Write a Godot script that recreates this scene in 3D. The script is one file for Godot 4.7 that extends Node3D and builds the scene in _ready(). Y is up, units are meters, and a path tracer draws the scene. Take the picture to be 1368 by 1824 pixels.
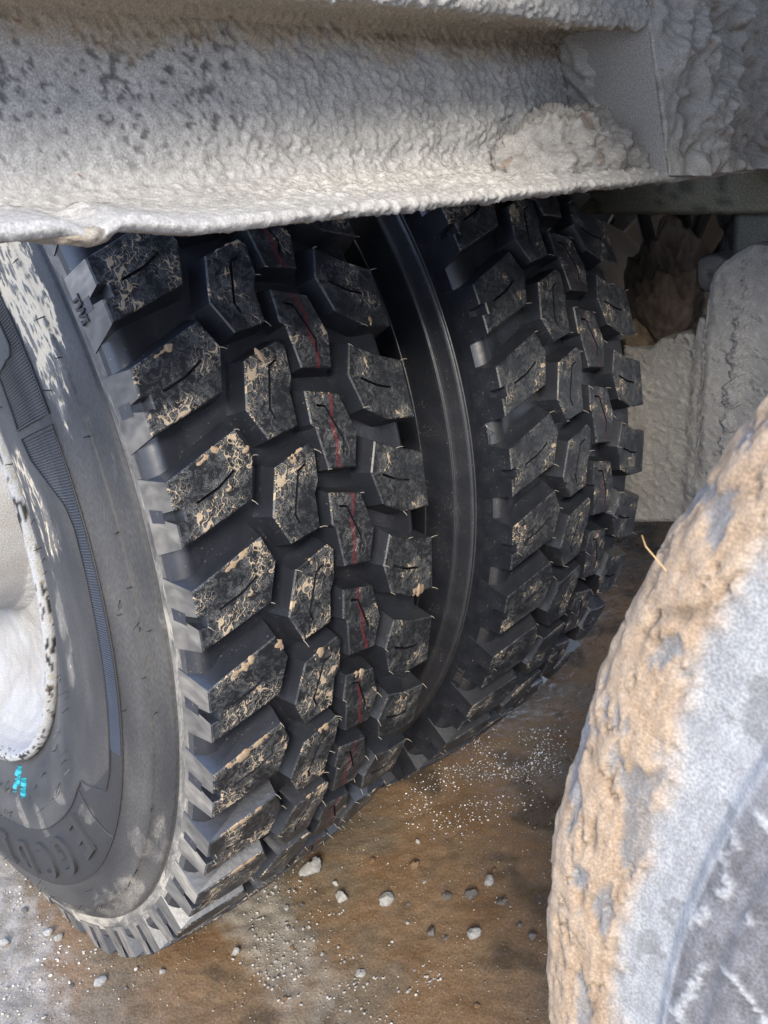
extends Node3D
# Ground is y = 0.  The axles run along x (x grows towards the middle of the truck), the wheels roll along z.

const HUB := 0.5
const PITCH := TAU / 43.0
const TYRE_W := 0.246
var used := {}
var C := Color.WHITE            # colour handed back by a surface function
var rng := RandomNumberGenerator.new()
var M := {}
var truck: Node3D
var relief := 0.0

func _ready():
	rng.seed = 7
	var cam := Camera3D.new()
	cam.name = "camera"
	cam.basis = Basis(Vector3(0.70142, -0.05399, 0.7107), Vector3(0.28997, 0.93249, -0.21535), Vector3(-0.6511, 0.35713, 0.66972)).orthonormalized()
	cam.position = Vector3(-0.3063, 0.8282, 1.0506)
	cam.fov = 58.2675
	cam.near = 0.02
	cam.far = 600.0
	var lens := CameraAttributesPhysical.new()
	lens.frustum_focal_length = 21.53
	lens.frustum_focus_distance = 0.82
	lens.frustum_near = 0.02
	lens.frustum_far = 600.0
	lens.exposure_aperture = 20.0
	cam.attributes = lens
	add_child(cam)
	var sky := Sky.new()
	var sm := ProceduralSkyMaterial.new()
	sm.sky_top_color = Color(0.56, 0.66, 0.85)
	sm.sky_horizon_color = Color(0.83, 0.87, 0.93)
	sm.sky_curve = 0.25
	sm.ground_horizon_color = Color(0.55, 0.53, 0.50)
	sm.ground_bottom_color = Color(0.35, 0.33, 0.31)
	sm.sky_energy_multiplier = 1.0
	sky.sky_material = sm
	var env := Environment.new()
	env.background_mode = Environment.BG_SKY
	env.sky = sky
	env.tonemap_mode = Environment.TONE_MAPPER_LINEAR
	env.tonemap_exposure = 3.85
	env.sdfgi_enabled = true
	env.ssao_enabled = true
	env.ssil_enabled = true
	var we := WorldEnvironment.new()
	we.name = "environment"
	we.environment = env
	add_child(we)
	var sun := DirectionalLight3D.new()
	sun.name = "sun"
	sun.light_energy = 0.5
	sun.light_angular_distance = 20.0
	sun.light_color = Color(1.0, 0.965, 0.91)
	sun.shadow_enabled = true
	add_child(sun)
	sun.look_at_from_position(Vector3(-3.2, 2.6, 2.8), Vector3.ZERO)
	make_materials()
	build_ground()
	truck = base("truck", Vector3.ZERO, "mud-caked truck seen low beside its new and old rear tyres", "truck")
	build_truck_bed()
	build_channel_beam()
	build_chassis()
	build_wheels()
	build_old_wheel()
	build_stones()
	build_straw()

# ------------------------------------------------------------------ helpers
func numbered(n: String) -> String:
	if not used.has(n):
		used[n] = 0
		return n
	used[n] += 1
	return "%s_%03d" % [n, used[n]]

func tag(o: Node, label := "", category := "", group := "", kind := ""):
	if label != "": o.set_meta("label", label)
	if category != "": o.set_meta("category", category)
	if group != "": o.set_meta("group", group)
	if kind != "": o.set_meta("kind", kind)

func base(called: String, at: Vector3, label: String, category: String, group := "") -> Node3D:
	var o := Node3D.new()
	o.name = numbered(called)
	o.position = at
	add_child(o)
	tag(o, label, category, group)
	return o

# an assembly bolted to the truck; its meshes are sub-parts
func assembly(called: String, at: Vector3, label := "") -> Node3D:
	var o := Node3D.new()
	o.name = called
	o.position = at
	truck.add_child(o, true)
	tag(o, label)
	return o

func part(called: String, mesh: Mesh, parent: Node, mat: Material = null) -> MeshInstance3D:
	var o := MeshInstance3D.new()
	o.name = called if parent != self else numbered(called)
	o.mesh = mesh
	if mat: o.material_override = mat
	parent.add_child(o, true)
	return o

func noise(seed_: int, freq: float, octaves := 4, type := FastNoiseLite.TYPE_SIMPLEX_SMOOTH, ridged := false, warp := 0.0, warp_octaves := 3) -> FastNoiseLite:
	var n := FastNoiseLite.new()
	n.seed = seed_
	n.noise_type = type
	n.frequency = freq
	n.fractal_octaves = octaves
	n.fractal_type = FastNoiseLite.FRACTAL_RIDGED if ridged else FastNoiseLite.FRACTAL_FBM
	if octaves <= 1: n.fractal_type = FastNoiseLite.FRACTAL_NONE
	if warp > 0.0:
		n.domain_warp_enabled = true
		n.domain_warp_amplitude = warp
		n.domain_warp_frequency = freq * 1.3
		n.domain_warp_fractal_octaves = warp_octaves
	return n

func bytes(n: FastNoiseLite, w: int, h: int, seamless := true) -> PackedByteArray:
	var im: Image = n.get_seamless_image(w, h, false, false, 0.12) if seamless else n.get_image(w, h)
	im.convert(Image.FORMAT_L8)
	return im.get_data()

func tex(data: PackedByteArray, w: int, h: int, fmt: int) -> ImageTexture:
	var im := Image.create_from_data(w, h, false, fmt, data)
	im.generate_mipmaps()
	return ImageTexture.create_from_image(im)

func spaced(a: float, b: float, step: float) -> PackedFloat64Array:
	var n := maxi(1, int(ceil(absf(b - a) / step)))
	var o := PackedFloat64Array()
	for i in n + 1: o.append(lerpf(a, b, float(i) / n))
	return o

func joined(lists: Array) -> PackedFloat64Array:
	var o := PackedFloat64Array()
	for l in lists:
		for x in l:
			if o.size() == 0 or absf(o[o.size() - 1] - x) > 1e-7: o.append(x)
	return o

# a grid of points f(u, v); its normals come from neighbouring points
func sheet(us: PackedFloat64Array, vs: PackedFloat64Array, f: Callable, flip := false, mesh: ArrayMesh = null) -> ArrayMesh:
	var nu := us.size()
	var nv := vs.size()
	var p := PackedVector3Array()
	var n := PackedVector3Array()
	var c := PackedColorArray()
	var t := PackedVector2Array()
	p.resize(nu * nv); n.resize(nu * nv); c.resize(nu * nv); t.resize(nu * nv)
	for j in nv:
		for i in nu:
			C = Color.WHITE
			p[j * nu + i] = f.call(us[i], vs[j])
			c[j * nu + i] = C
			t[j * nu + i] = Vector2(us[i], vs[j])
	var idx := PackedInt32Array()
	for j in nv:
		for i in nu:
			var du: Vector3 = p[j * nu + mini(i + 1, nu - 1)] - p[j * nu + maxi(i - 1, 0)]
			var dv: Vector3 = p[mini(j + 1, nv - 1) * nu + i] - p[maxi(j - 1, 0) * nu + i]
			var q := du.cross(dv).normalized()
			n[j * nu + i] = -q if flip else q
			if i < nu - 1 and j < nv - 1:
				var a := j * nu + i
				if flip: idx.append_array([a, a + 1, a + nu, a + 1, a + nu + 1, a + nu])
				else: idx.append_array([a, a + nu, a + 1, a + 1, a + nu, a + nu + 1])
	var ar := []
	ar.resize(Mesh.ARRAY_MAX)
	ar[Mesh.ARRAY_VERTEX] = p
	ar[Mesh.ARRAY_NORMAL] = n
	ar[Mesh.ARRAY_COLOR] = c
	ar[Mesh.ARRAY_TEX_UV] = t
	ar[Mesh.ARRAY_INDEX] = idx
	var m := mesh if mesh else ArrayMesh.new()
	m.add_surface_from_arrays(Mesh.PRIMITIVE_TRIANGLES, ar)
	return m

# flat triangle; a, b, c run counter-clockwise seen from outside
func tri(st: SurfaceTool, a: Vector3, b: Vector3, c: Vector3, ua := Vector2.ZERO, ub := Vector2.ZERO, uc := Vector2.ZERO):
	var n := (b - a).cross(c - a)
	if n.length_squared() < 1e-20: return
	n = n.normalized()
	st.set_normal(n); st.set_uv(ua); st.add_vertex(a)
	st.set_normal(n); st.set_uv(uc); st.add_vertex(c)
	st.set_normal(n); st.set_uv(ub); st.add_vertex(b)

func quad(st: SurfaceTool, a: Vector3, b: Vector3, c: Vector3, d: Vector3, ua := Vector2.ZERO, ub := Vector2.ZERO, uc := Vector2.ZERO, ud := Vector2.ZERO):
	tri(st, a, b, c, ua, ub, uc)
	tri(st, a, c, d, ua, uc, ud)

func begin() -> SurfaceTool:
	var st := SurfaceTool.new()
	st.begin(Mesh.PRIMITIVE_TRIANGLES)
	return st

func tube(st: SurfaceTool, pts: Array, radii: Array, sides := 5):
	var rings := []
	for i in pts.size():
		var d: Vector3 = (pts[mini(i + 1, pts.size() - 1)] - pts[maxi(i - 1, 0)]).normalized()
		var s := d.cross(Vector3.UP if absf(d.y) < 0.9 else Vector3.RIGHT).normalized()
		var w := s.cross(d)
		var ring := []
		for k in sides:
			var a := TAU * k / sides
			ring.append(pts[i] + (s * cos(a) - w * sin(a)) * radii[i])
		rings.append(ring)
	for i in pts.size() - 1:
		for k in sides:
			var l := (k + 1) % sides
			quad(st, rings[i][k], rings[i][l], rings[i + 1][l], rings[i + 1][k])
	for k in range(1, sides - 1):
		tri(st, rings[0][0], rings[0][k + 1], rings[0][k])
		var e: Array = rings[-1]
		tri(st, e[0], e[k], e[k + 1])

func bar(st: SurfaceTool, lo: Vector3, hi: Vector3, bev := 0.004):
	# box with chamfered edges, as the hull of three boxes' corner points
	var c := (lo + hi) * 0.5
	var h := (hi - lo) * 0.5
	var ax := [Vector3.RIGHT, Vector3.UP, Vector3.BACK]
	for a in 3:
		for s in [-1.0, 1.0]:
			var b := (a + 1) % 3
			var d := (a + 2) % 3
			var o: Vector3 = c + ax[a] * h[a] * s
			var u: Vector3 = ax[b] * (h[b] - bev)
			var v: Vector3 = ax[d] * (h[d] - bev) * s
			quad(st, o - u - v, o + u - v, o + u + v, o - u + v)
	for a in 3:
		var b := (a + 1) % 3
		var d := (a + 2) % 3
		for sb in [-1.0, 1.0]:
			for sd in [-1.0, 1.0]:
				var l: Vector3 = ax[a] * (h[a] - bev)
				var p: Vector3 = c + ax[b] * h[b] * sb + ax[d] * (h[d] - bev) * sd
				var q: Vector3 = c + ax[b] * (h[b] - bev) * sb + ax[d] * h[d] * sd
				if sb * sd > 0: quad(st, p - l, p + l, q + l, q - l)
				else: quad(st, q - l, q + l, p + l, p - l)
	for sx in [-1.0, 1.0]:
		for sy in [-1.0, 1.0]:
			for sz in [-1.0, 1.0]:
				var p := c + Vector3(h.x * sx, (h.y - bev) * sy, (h.z - bev) * sz)
				var q := c + Vector3((h.x - bev) * sx, h.y * sy, (h.z - bev) * sz)
				var r := c + Vector3((h.x - bev) * sx, (h.y - bev) * sy, h.z * sz)
				if sx * sy * sz > 0: tri(st, p, q, r)
				else: tri(st, p, r, q)

# ------------------------------------------------------------------ materials
func vmat(rough: float, bump: Texture2D = null, cm := 0.1, scale := 6.0, grain: Texture2D = null) -> StandardMaterial3D:
	var m := StandardMaterial3D.new()
	m.vertex_color_use_as_albedo = true
	m.roughness = rough
	m.uv1_triplanar = true
	m.uv1_scale = Vector3.ONE * scale
	if bump:
		m.heightmap_enabled = true
		m.heightmap_texture = bump
		m.heightmap_scale = cm
	if grain: m.albedo_texture = grain
	return m

func plain(col: Color, rough: float) -> StandardMaterial3D:
	var m := StandardMaterial3D.new()
	m.albedo_color = col.linear_to_srgb()
	m.roughness = rough
	return m

# dried clay left on rubber: thin branching ridges, flakes and grey smears
func clay_on_rubber(seed_: int, amount: float, smear: float, red: float, clay := Vector3(180, 162, 138)) -> StandardMaterial3D:
	var w := 768
	var ww := w * w
	var vein := bytes(noise(seed_, 0.023, 2, FastNoiseLite.TYPE_SIMPLEX_SMOOTH, false, 14.0, 1), w, w, false)
	var fine := bytes(noise(seed_ + 1, 0.048, 2, FastNoiseLite.TYPE_SIMPLEX_SMOOTH, false, 8.0, 1), w, w, false)
	var mask := bytes(noise(seed_ + 2, 0.0070, 3, FastNoiseLite.TYPE_SIMPLEX_SMOOTH, false, 20.0), w, w, false)
	var scuff := bytes(noise(seed_ + 3, 0.028, 4, FastNoiseLite.TYPE_SIMPLEX_SMOOTH, true, 60.0), w, w, false)
	var grain := bytes(noise(seed_ + 4, 0.3, 2), w, w, false)
	var out := PackedByteArray()
	out.resize(w * w * 3)
	var hgt := PackedByteArray()
	hgt.resize(w * w)
	var rgh := PackedByteArray()
	rgh.resize(w * w)
	var k := 0
	for i in w * w:
		var m := (mask[i] - 128) * 1.5
		var t := m * 0.15 + amount * 14.0 - 6.5
		var a := maxf(t - absf(vein[i] - 128.0), t * 0.75 - absf(fine[i] - 128.0))
		a = maxf(a, (m - 150.0 + 22.0 * amount) * 0.4)
		var mud := clampf(a * 0.26 + (grain[i] - 128) * 0.0015, 0.0, 0.88)
		var fl := clampf((scuff[i] - 120 + m * 0.3) * 0.009, 0.0, 1.0) * smear
		fl *= 0.45 + grain[i] * 0.0043
		var g := (grain[i] - 128) * 0.2
		var r := 33.0 + fl * 66.0 + g * 0.35
		var gg := 35.0 + fl * 66.0 + g * 0.35
		var b := 39.0 + fl * 64.0 + g * 0.35
		var s := g + (mask[(i * 7) % ww] - 128) * 0.07
		r += (clay.x + s - r) * mud
		gg += (clay.y + s - gg) * mud
		b += (clay.z + s - b) * mud
		if red > 0.0:
			var y := i / w
			var x := i % w
			var line := 459.0 + 10.0 * sin(y * 0.0164) + 4.0 * sin(y * 0.063) + (grain[i] - 128) * 0.05
			var d := absf(x - line)
			if d < 5.2 and grain[(i * 3) % ww] > 70:
				var q := red * (1.0 - mud * 0.7) * clampf((5.2 - d) * 0.5, 0.0, 1.0)
				r += (120.0 - r) * q
				gg += (36.0 - gg) * q
				b += (44.0 - b) * q
		out[k] = clampi(int(r), 0, 255)
		out[k + 1] = clampi(int(gg), 0, 255)
		out[k + 2] = clampi(int(b), 0, 255)
		k += 3
		hgt[i] = clampi(int(mud * 190.0 + fl * 25.0 + grain[i] * 0.1), 0, 255)
		rgh[i] = clampi(int(104.0 + 116.0 * mud + fl * 60.0 + g * 0.6), 0, 255)
	var mt := StandardMaterial3D.new()
	mt.albedo_texture = tex(out, w, w, Image.FORMAT_RGB8)
	mt.roughness = 1.0
	mt.roughness_texture = tex(rgh, w, w, Image.FORMAT_L8)
	mt.heightmap_enabled = true
	mt.heightmap_texture = tex(hgt, w, w, Image.FORMAT_L8)
	mt.heightmap_scale = 0.12
	return mt

func make_materials():
	M.grit = tex(bytes(noise(90, 0.05, 5), 512, 512), 512, 512, Image.FORMAT_L8)
	M.pits = tex(bytes(noise(91, 0.06, 3, FastNoiseLite.TYPE_CELLULAR), 512, 512), 512, 512, Image.FORMAT_L8)
	var g0 := bytes(noise(92, 0.12, 4), 512, 512)
	var gd := PackedByteArray()
	gd.resize(512 * 512)
	for i in 512 * 512: gd[i] = clampi(int(215 + (g0[i] - 128) * 0.35), 0, 255)
	M.grain = tex(gd, 512, 512, Image.FORMAT_L8)
	M.clay = vmat(0.92, M.grit, 0.03, 9.0, M.grain)
	M.crust = vmat(0.95, M.grit, 0.022, 9.0, M.grain)
	M.heavy = clay_on_rubber(11, 0.84, 1.0, 0.0)
	M.heavy_red = clay_on_rubber(31, 0.76, 1.0, 0.7)
	M.light = clay_on_rubber(51, 0.42, 1.0, 0.0)
	M.light_red = clay_on_rubber(71, 0.42, 1.0, 0.35)
	M.rubber = plain(Color(1, 1, 1), 0.36)
	M.rubber.metallic_specular = 0.65
	var sp := bytes(noise(93, 0.16, 2), 512, 512)
	var sq := bytes(noise(94, 0.012, 3), 512, 512)
	var rd := PackedByteArray()
	rd.resize(512 * 512 * 3)
	for i in 512 * 512:
		var q := clampf((sp[i] - 222.0 + (sq[i] - 128) * 0.22) * 0.12, 0.0, 1.0)
		var v := 34.0 + (sq[i] - 128) * 0.07 + (sp[i] - 128) * 0.03
		rd[i * 3] = int(lerpf(v, 150.0, q))
		rd[i * 3 + 1] = int(lerpf(v + 2.5, 135.0, q))
		rd[i * 3 + 2] = int(lerpf(v + 9.0, 114.0, q))
	M.rubber.albedo_texture = tex(rd, 512, 512, Image.FORMAT_RGB8)
	M.rubber.heightmap_enabled = true
	M.rubber.uv1_triplanar = true
	M.rubber.uv1_scale = Vector3.ONE * 5.0
	M.rubber.heightmap_texture = M.grit
	M.rubber.heightmap_scale = 0.015
	M.rubber_dull = plain(Color(0.03, 0.03, 0.031), 0.62)
	M.hair = plain(Color(0.02, 0.02, 0.021), 0.5)
	M.hair_dusty = plain(Color(0.24, 0.215, 0.18), 0.8)
	M.teal = plain(Color(0.03, 0.30, 0.36), 0.5)
	M.sidewall = sidewall_material()

# the outer sidewall: u runs round the wheel, v from the bead to the shoulder
func sidewall_material() -> StandardMaterial3D:
	var w := 2048
	var h := 512
	var n1 := bytes(noise(201, 0.006, 5, FastNoiseLite.TYPE_SIMPLEX_SMOOTH, false, 25.0), w, h)
	var n2 := bytes(noise(202, 0.25, 2), w, h)
	var n3 := bytes(noise(203, 0.02, 3, FastNoiseLite.TYPE_SIMPLEX_SMOOTH, true, 30.0), w, h)
	var n4 := bytes(noise(204, 0.05, 3, FastNoiseLite.TYPE_SIMPLEX_SMOOTH, true, 10.0), w, h)
	var out := PackedByteArray()
	out.resize(w * h * 3)
	var mudm := PackedFloat32Array()
	mudm.resize(w * h)
	var film := PackedFloat32Array()
	film.resize(w * h)
	# smears seen in the photograph: angle (deg), radius (m), half sizes (deg, m), slant, strength of clay, strength of film
	var smears := [
		[31.5, 0.472, 5.5, 0.021, 0.0, 1.0, 0.8], [25.5, 0.464, 4.5, 0.014, 0.3, 0.75, 0.9], [36.0, 0.47, 4.0, 0.022, 0.0, 0.9, 0.7],
		[15.8, 0.486, 2.6, 0.006, 0.8, 0.35, 1.0], [20.0, 0.478, 2.0, 0.005, 0.4, 0.2, 0.8],
		[14.5, 0.36, 8.0, 0.026, -0.6, 0.8, 0.8], [9.5, 0.40, 4.0, 0.02, -0.3, 0.6, 0.9], [-2.5, 0.366, 3.4, 0.016, 0.6, 0.3, 1.0], [-11.5, 0.37, 4.4, 0.013, 0.9, 0.35, 1.0],
		[-48.0, 0.475, 8.0, 0.016, 0.0, 0.12, 0.9], [-54.0, 0.486, 6.0, 0.012, 0.0, 0.1, 0.7], [-24.5, 0.485, 3.0, 0.008, 0.0, 0.0, 0.8], [-29.0, 0.47, 2.0, 0.02, 0.0, 0.0, 0.6],
		[-34.0, 0.405, 2.2, 0.014, 0.8, 0.0, 1.0], [-64.0, 0.36, 1.6, 0.02, 0.8, 0.0, 0.9], [-55.0, 0.36, 1.2, 0.024, 0.9, 0.0, 0.8], [-40.0, 0.37, 2.0, 0.012, 0.9, 0.1, 0.9],
		[24.0, 0.51, 5.0, 0.012, 0.0, 0.05, 0.8], [11.0, 0.508, 5.0, 0.014, 0.0, 0.1, 0.8], [3.0, 0.508, 4.0, 0.013, 0.0, 0.1, 0.8], [-30.0, 0.51, 6.0, 0.012, 0.0, 0.0, 0.8], [-62.0, 0.50, 8.0, 0.016, 0.0, 0.05, 0.9]]
	for s in smears:
		var uc: float = s[0] / 360.0 * w
		var vc: float = (s[1] - 0.29) / 0.22 * h
		var du: float = s[2] / 360.0 * w
		var dv: float = s[3] / 0.22 * h
		for y in range(maxi(0, int(vc - dv * 1.2)), mini(h, int(vc + dv * 1.2))):
			for x in range(int(uc - du * 2.2), int(uc + du * 2.2)):
				var q: float = (y - vc) / dv
				var e: float = (x - uc - q * du * s[4]) / du
				var i := y * w + posmod(x, w)
				var k: float = 1.0 - (e * e + q * q) + (n1[i] - 128) * 0.016 + (n3[i] - 150) * 0.006
				if k > 0.0:
					k = minf(k * 1.3, 1.0)
					mudm[i] = maxf(mudm[i], s[5] * k)
					film[i] = maxf(film[i], s[6] * k)
	var k3 := 0
	for y in h:
		var r := 0.29 + 0.22 * y / h
		for x in w:
			var i := y * w + x
			var a := float(x) / w * 360.0
			if a > 180.0: a -= 360.0
			var dust := 0.16 + (n1[i] - 128) * 0.0014
			# the letter panel and the ribbed band were wiped clean
			var panel := r < 0.4445 and ((r > 0.430 and a > -26.0 and a < 22.0) or (r > 0.388 + (a + 31.0) * 0.00035 and a < -29.0 and a > -92.0) or (a < -20.0 and a > -31.0 and r > 0.428 - (-20.0 - a) * 0.003))
			if panel: dust *= 0.25
			if r > 0.496: dust += 0.33 + (n3[i] - 128) * 0.0028
			dust *= 0.75 + n2[i] * 0.002
			var f := film[i] * (0.10 + n3[i] * 0.0018) * (0.5 + n2[i] * 0.004)
			dust = clampf(dust + f * 0.75, 0.0, 1.0)
			var mm := clampf((n4[i] * 0.6 + n3[i] * 0.4 - 255.0 + mudm[i] * 125.0) * 0.05, 0.0, 1.0) if mudm[i] > 0.0 else 0.0
			var g := (n2[i] - 128) * 0.06
			var cr := lerpf(42.0, 164.0, dust) + g
			var cg := lerpf(42.5, 157.0, dust) + g
			var cb := lerpf(44.5, 144.0, dust) + g
			out[k3] = clampi(int(lerpf(cr, 206.0 + g * 2.0, mm)), 0, 255)
			out[k3 + 1] = clampi(int(lerpf(cg, 190.0 + g * 2.0, mm)), 0, 255)
			out[k3 + 2] = clampi(int(lerpf(cb, 162.0 + g * 2.0, mm)), 0, 255)
			k3 += 3
			film[i] = mm
	var hb := PackedByteArray()
	hb.resize(w * h)
	for i in w * h: hb[i] = clampi(int(film[i] * 190.0 + n2[i] * 0.08 + n1[i] * 0.1), 0, 255)
	var m := StandardMaterial3D.new()
	m.albedo_texture = tex(out, w, h, Image.FORMAT_RGB8)
	m.roughness = 0.56
	m.heightmap_enabled = true
	m.heightmap_texture = tex(hb, w, h, Image.FORMAT_L8)
	m.heightmap_scale = 0.1
	return m

# ------------------------------------------------------------------ tyres
func crown(x: float) -> float:
	return 0.5505 - 0.0085 * pow(absf((x - TYRE_W * 0.5) / (TYRE_W * 0.5)), 2.3)

# the weight on the wheel flattens the tyre where it stands
func squash(p: Vector3) -> Vector3:
	if p.y < -0.47: p.y = -0.47 - 0.033 * (1.0 - exp(-(-0.47 - p.y) / 0.033))
	return p

func on_tyre(x: float, r: float, a: float) -> Vector3:
	return squash(Vector3(x, r * sin(a), r * cos(a)))

func offset_ring(poly: PackedVector2Array, d: float) -> PackedVector2Array:
	var o := PackedVector2Array()
	var n := poly.size()
	for i in n:
		var e0 := (poly[i] - poly[posmod(i - 1, n)]).normalized()
		var e1 := (poly[(i + 1) % n] - poly[i]).normalized()
		var n0 := Vector2(e0.y, -e0.x)
		var n1 := Vector2(e1.y, -e1.x)
		var b := (n0 + n1).normalized()
		o.append(poly[i] + b * (d / maxf(0.45, b.dot(n0))))
	return o

# rows of blocks across the tread, in millimetres: x across, s along the running surface
const ROWS := [
	{"poly": [0.5, 87.9, 60.6, 106.0, 70.4, 136.8, 61.0, 158.3, 0.5, 136.0, 0.5, 116.0, 7.5, 115.6, 7.5, 106.2, 0.5, 105.8], "sipe": [17.9, 116.0, 36.6, 121.9, 52.0, 130.6], "draft": 6.5, "row": 0},
	{"poly": [86.3, 144.0, 115.2, 148.5, 117.0, 175.0, 122.5, 184.0, 125.0, 208.0, 120.0, 213.5, 86.0, 203.8, 74.5, 169.0], "sipe": [113.1, 199.5, 105.0, 196.2, 94.3, 165.6, 97.0, 157.5], "draft": 4.0, "row": 1},
	{"poly": [133.8, 109.0, 163.0, 103.6, 171.0, 131.0, 162.5, 162.4, 129.6, 171.5, 127.8, 146.0, 131.4, 143.0], "sipe": [137.0, 159.0, 145.0, 156.5, 155.7, 127.2, 152.3, 117.4], "draft": 3.6, "row": 2},
	{"poly": [209.9, 132.0, 245.0, 126.0, 245.5, 175.8, 213.0, 186.5, 188.2, 199.0, 177.6, 174.7, 185.3, 146.5], "sipe": [189.9, 170.2, 206.8, 160.9, 223.0, 156.0], "draft": 5.5, "row": 3}]

func ring_of(row: Dictionary) -> PackedVector2Array:
	var p := PackedVector2Array()
	for i in range(0, row.poly.size(), 2): p.append(Vector2(row.poly[i], row.poly[i + 1]) * 0.001)
	if Geometry2D.is_polygon_clockwise(p): p.reverse()
	return p

func thick_line(pl: PackedVector2Array, w: float) -> PackedVector2Array:
	var left := PackedVector2Array()
	var right := PackedVector2Array()
	for i in pl.size():
		var d := (pl[mini(i + 1, pl.size() - 1)] - pl[maxi(i - 1, 0)]).normalized()
		var n := Vector2(-d.y, d.x) * w * 0.5
		left.append(pl[i] + n)
		right.append(pl[i] - n)
	right.reverse()
	left.append_array(right)
	return left

func block_mesh(row: Dictionary, uvo: Vector2, spin: float, top_mat: Material, side_mat: Material, jig: int, shoulder_mat: Material = null) -> ArrayMesh:
	var rg := RandomNumberGenerator.new()
	rg.seed = jig * 91 + row.row * 7 + 3
	var outer := ring_of(row)
	for i in outer.size():
		if outer[i].x > 0.009 and outer[i].x < TYRE_W - 0.002: outer[i] += Vector2(rg.randf_range(-0.0005, 0.0005), rg.randf_range(-0.0005, 0.0005))
	var inner := offset_ring(outer, -0.0011)
	var foot := offset_ring(outer, row.draft * 0.001)
	var n := outer.size()
	var cut := PackedVector2Array()
	for i in range(0, row.sipe.size(), 2): cut.append(Vector2(row.sipe[i], row.sipe[i + 1]) * 0.001)
	var hole := thick_line(cut, 0.0021)
	if not Geometry2D.is_polygon_clockwise(hole): hole.reverse()
	var put := func(q: Vector2, depth: float) -> Vector3: return on_tyre(q.x, crown(q.x) - depth, q.y / 0.55 + spin)
	var uv := func(q: Vector2) -> Vector2: return Vector2(q.x / 0.25, q.y / 0.25) + uvo
	# top face with the narrow slit cut out of it
	var bi := 0
	var bj := 0
	var best := 1e9
	for i in n:
		for j in hole.size():
			var d := inner[i].distance_squared_to(hole[j])
			if d < best: best = d; bi = i; bj = j
	var loop := PackedVector2Array()
	for i in n + 1: loop.append(inner[(bi + i) % n])
	for j in hole.size() + 1: loop.append(hole[(bj + j) % hole.size()])
	var side := (hole[bj] - inner[bi]).orthogonal().normalized() * 0.00001
	loop[n] = loop[n] - side
	loop[n + 1] = loop[n + 1] - side
	var ti := Geometry2D.triangulate_polygon(loop)
	var st := begin()
	if ti.is_empty():
		print("no triangles ", row.row)
		loop = inner
		ti = Geometry2D.triangulate_polygon(inner)
	for k in range(0, ti.size(), 3):
		var a := loop[ti[k]]
		var b := loop[ti[k + 1]]
		var c := loop[ti[k + 2]]
		if (b - a).cross(c - a) < 0.0:
			var sw := b
			b = c
			c = sw
		for q in [a, c, b]:   # the running surface is round: its normals point away from the hub
			var ang: float = q.y / 0.55 + spin
			st.set_normal(Vector3((q.x - TYRE_W * 0.5) * 0.35, sin(ang), cos(ang)).normalized())
			st.set_uv(uv.call(q))
			st.add_vertex(put.call(q, 0.0))
	for i in n:
		var j := (i + 1) % n
		quad(st, put.call(outer[i], 0.0011), put.call(outer[j], 0.0011), put.call(inner[j], 0.0), put.call(inner[i], 0.0), uv.call(outer[i]), uv.call(outer[j]), uv.call(inner[j]), uv.call(inner[i]))
	st.set_material(top_mat)
	var mesh := st.commit()
	st = begin()
	var low := []
	for i in n:
		var q := foot[i]
		if outer[i].x < 0.002: low.append(on_tyre(-0.0006, 0.506, lerpf(outer[i].y, foot[i].y, 1.0) / 0.55 + spin))
		elif outer[i].x < 0.009: low.append(on_tyre(outer[i].x, 0.525, outer[i].y / 0.55 + spin))
		elif outer[i].x > TYRE_W - 0.002: low.append(on_tyre(TYRE_W + 0.0006, 0.506, foot[i].y / 0.55 + spin))
		else: low.append(on_tyre(q.x, crown(q.x) - 0.0215, q.y / 0.55 + spin))
	var flank := begin()
	for i in n:
		var j := (i + 1) % n
		var l := outer[i].distance_to(outer[j])
		if outer[i].x < 0.002 and outer[j].x < 0.002 and shoulder_mat:
			var ua := outer[i].y / 3.456 + 0.02 * (jig + 1)
			var ub := outer[j].y / 3.456 + 0.02 * (jig + 1)
			quad(flank, low[i], low[j], put.call(outer[j], 0.0011), put.call(outer[i], 0.0011), Vector2(ua, 0.982), Vector2(ub, 0.982), Vector2(ub, 0.995), Vector2(ua, 0.995))
			continue
		quad(st, low[i], low[j], put.call(outer[j], 0.0011), put.call(outer[i], 0.0011), Vector2(outer[i].y / 0.25, 0.08), Vector2(outer[i].y / 0.25 + l / 0.25, 0.08), Vector2(outer[i].y / 0.25 + l / 0.25, 0.0), Vector2(outer[i].y / 0.25, 0.0))
	if row.row == 0:   # floor of the square hole at the shoulder
		quad(st, on_tyre(-0.0003, 0.527, 0.1060 / 0.55 + spin), on_tyre(0.0080, 0.529, 0.1060 / 0.55 + spin), on_tyre(0.0080, 0.529, 0.1158 / 0.55 + spin), on_tyre(-0.0003, 0.527, 0.1158 / 0.55 + spin))
		quad(st, on_tyre(-0.0005, 0.507, 0.1055 / 0.55 + spin), on_tyre(-0.0003, 0.527, 0.1060 / 0.55 + spin), on_tyre(-0.0003, 0.527, 0.1158 / 0.55 + spin), on_tyre(-0.0005, 0.507, 0.1165 / 0.55 + spin))
	for j in hole.size():
		var k := (j + 1) % hole.size()
		quad(st, put.call(hole[j], 0.006), put.call(hole[k], 0.006), put.call(hole[k], 0.0), put.call(hole[j], 0.0))
	var hf := Geometry2D.triangulate_polygon(hole)
	for k in range(0, hf.size(), 3): tri(st, put.call(hole[hf[k]], 0.006), put.call(hole[hf[k + 2]], 0.006), put.call(hole[hf[k + 1]], 0.006))
	st.set_material(side_mat)
	mesh = st.commit(mesh)
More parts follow.
